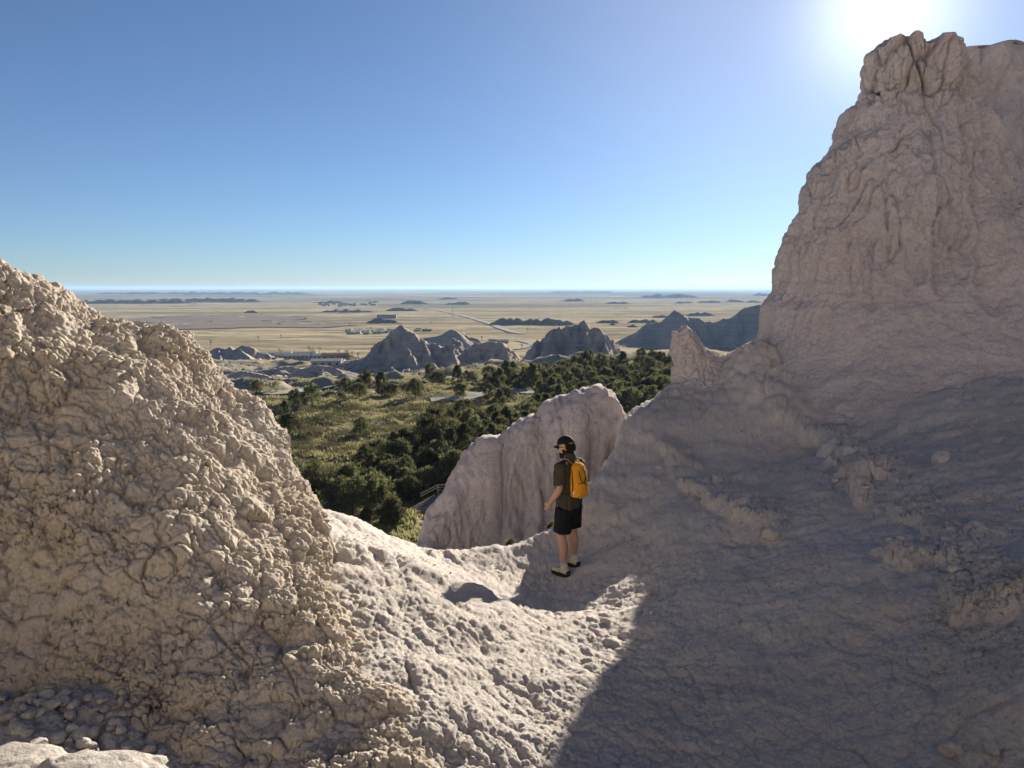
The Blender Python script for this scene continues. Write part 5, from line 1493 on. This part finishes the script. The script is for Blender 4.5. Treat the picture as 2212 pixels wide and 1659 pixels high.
for k in range(70):                                           # rubble in the outcrop's shade, larger pieces
    px = rnd.uniform(0, 330); py = rnd.uniform(1470 + px * 0.30, 1640)
    h_ = G(px, py); z = rest(h_[0], h_[1]); s = rnd.choice((0.022, 0.03, 0.04, 0.06)) * rnd.uniform(0.8, 1.2)
    put(STN[rnd.randrange(7)], 'stone', h_[0], h_[1], z + s * 0.25, s, (rnd.uniform(-.4, .4), rnd.uniform(-.4, .4), rnd.uniform(0, 6.28)), 'angular stone in the shaded rubble at the foot of the outcrop', 'stone', 'stones in the rubble')
for k in range(18):                                           # blocks fallen from the ledges
    l = LEDGES[k % 4][0]; i = rnd.randrange(len(l) - 1); t = rnd.random()
    x = l[i][0] * (1 - t) + l[i+1][0] * t + rnd.uniform(-0.25, 0.12); y = l[i][1] * (1 - t) + l[i+1][1] * t - rnd.uniform(-0.05, 0.35)
    s = rnd.uniform(0.025, 0.06)
    put(STN[rnd.randrange(7)], 'stone', x, y, rest(x, y) + s * 0.2, s, (rnd.uniform(-.5, .5), rnd.uniform(-.5, .5), rnd.uniform(0, 6.28)), 'broken block fallen below a ledge on the shaded slope', 'stone', 'blocks below the ledges')
MAT_CRUMB = clay('darker mudstone crumbs', (0.46, 0.40, 0.345), (0.41, 0.35, 0.29), (0.38, 0.30, 0.245), (0.33, 0.295, 0.275))
# gravel: too many to count
rng = np.random.default_rng(21)
bmg = bmesh.new(); bmesh.ops.create_icosphere(bmg, subdivisions=1, radius=1)
bv = np.array([v.co[:] for v in bmg.verts], np.float32); bf = np.array([[v.index for v in f.verts] for f in bmg.faces], np.int32); bmg.free()
Vs, Fs, off = [], [], 0
m_in = (np.hypot(gP[:, 0], gP[:, 1]) > 2.8) & (np.hypot(gP[:, 0], gP[:, 1]) < 13) & (gP[:, 1] > 1.5)
cand = gP[m_in]
dens = perlin(cand * np.array([0.9, 0.9, 0.9]) + 5, 71) + 0.35 * perlin(cand * 3.0, 73)
wgt = np.clip(dens - 0.02, 0, None) * (0.4 + sstep(0.5, 3.0, cand[:, 0])) * np.hypot(cand[:, 0], cand[:, 1]) ** 0.6
corner = (cand[:, 0] < -1.6) & (cand[:, 1] < 5.0)
wgt = np.where(corner, 0.9, wgt); wgt = wgt / wgt.sum()
for p0 in cand[rng.choice(len(cand), 5500, p=wgt)]:
    s = 0.006 + 0.016 * rng.random() ** 3
    q = bv * (s * np.array([1, 0.6 + 0.5 * rng.random(), 0.45 + 0.4 * rng.random()])) + rng.normal(size=bv.shape) * s * 0.14
    a = rng.random() * 6.28; ca, sa = math.cos(a), math.sin(a)
    q = np.stack([q[:, 0] * ca - q[:, 1] * sa, q[:, 0] * sa + q[:, 1] * ca, q[:, 2]], -1) + p0 + np.array([0, 0, s * 0.2])
    Vs.append(q); Fs.append(bf + off); off += len(bv)
tag(link('gravel', mesh_from('gravel', np.concatenate(Vs), np.concatenate(Fs), False), MAT_CRUMB), 'scattered crumbs and gravel over the mudstone slope', 'gravel', None, 'stuff')

# ================================================================== hazy air over the plain
hz = NB('thin summer haze')
hz.t.nodes.remove(hz.b)
pv = hz.n('ShaderNodeVolumePrincipled')
pv.inputs['Color'].default_value = (0.36, 0.54, 0.80, 1)
pv.inputs['Density'].default_value = HAZE
pv.inputs['Anisotropy'].default_value = 0.2
hz.l(pv.outputs[0], hz.out.inputs['Volume'])
hb = boxm('haze', 150000, 80000, 190)
ho = link('haze', hb, hz.m)
ho.location = (0, 71000 / 2 - 3000 + 1500, 40 - 95)
hb.transform(Matrix.Identity(4))
tag(ho, 'thin blue air lying over the plain', 'haze', None, 'stuff')
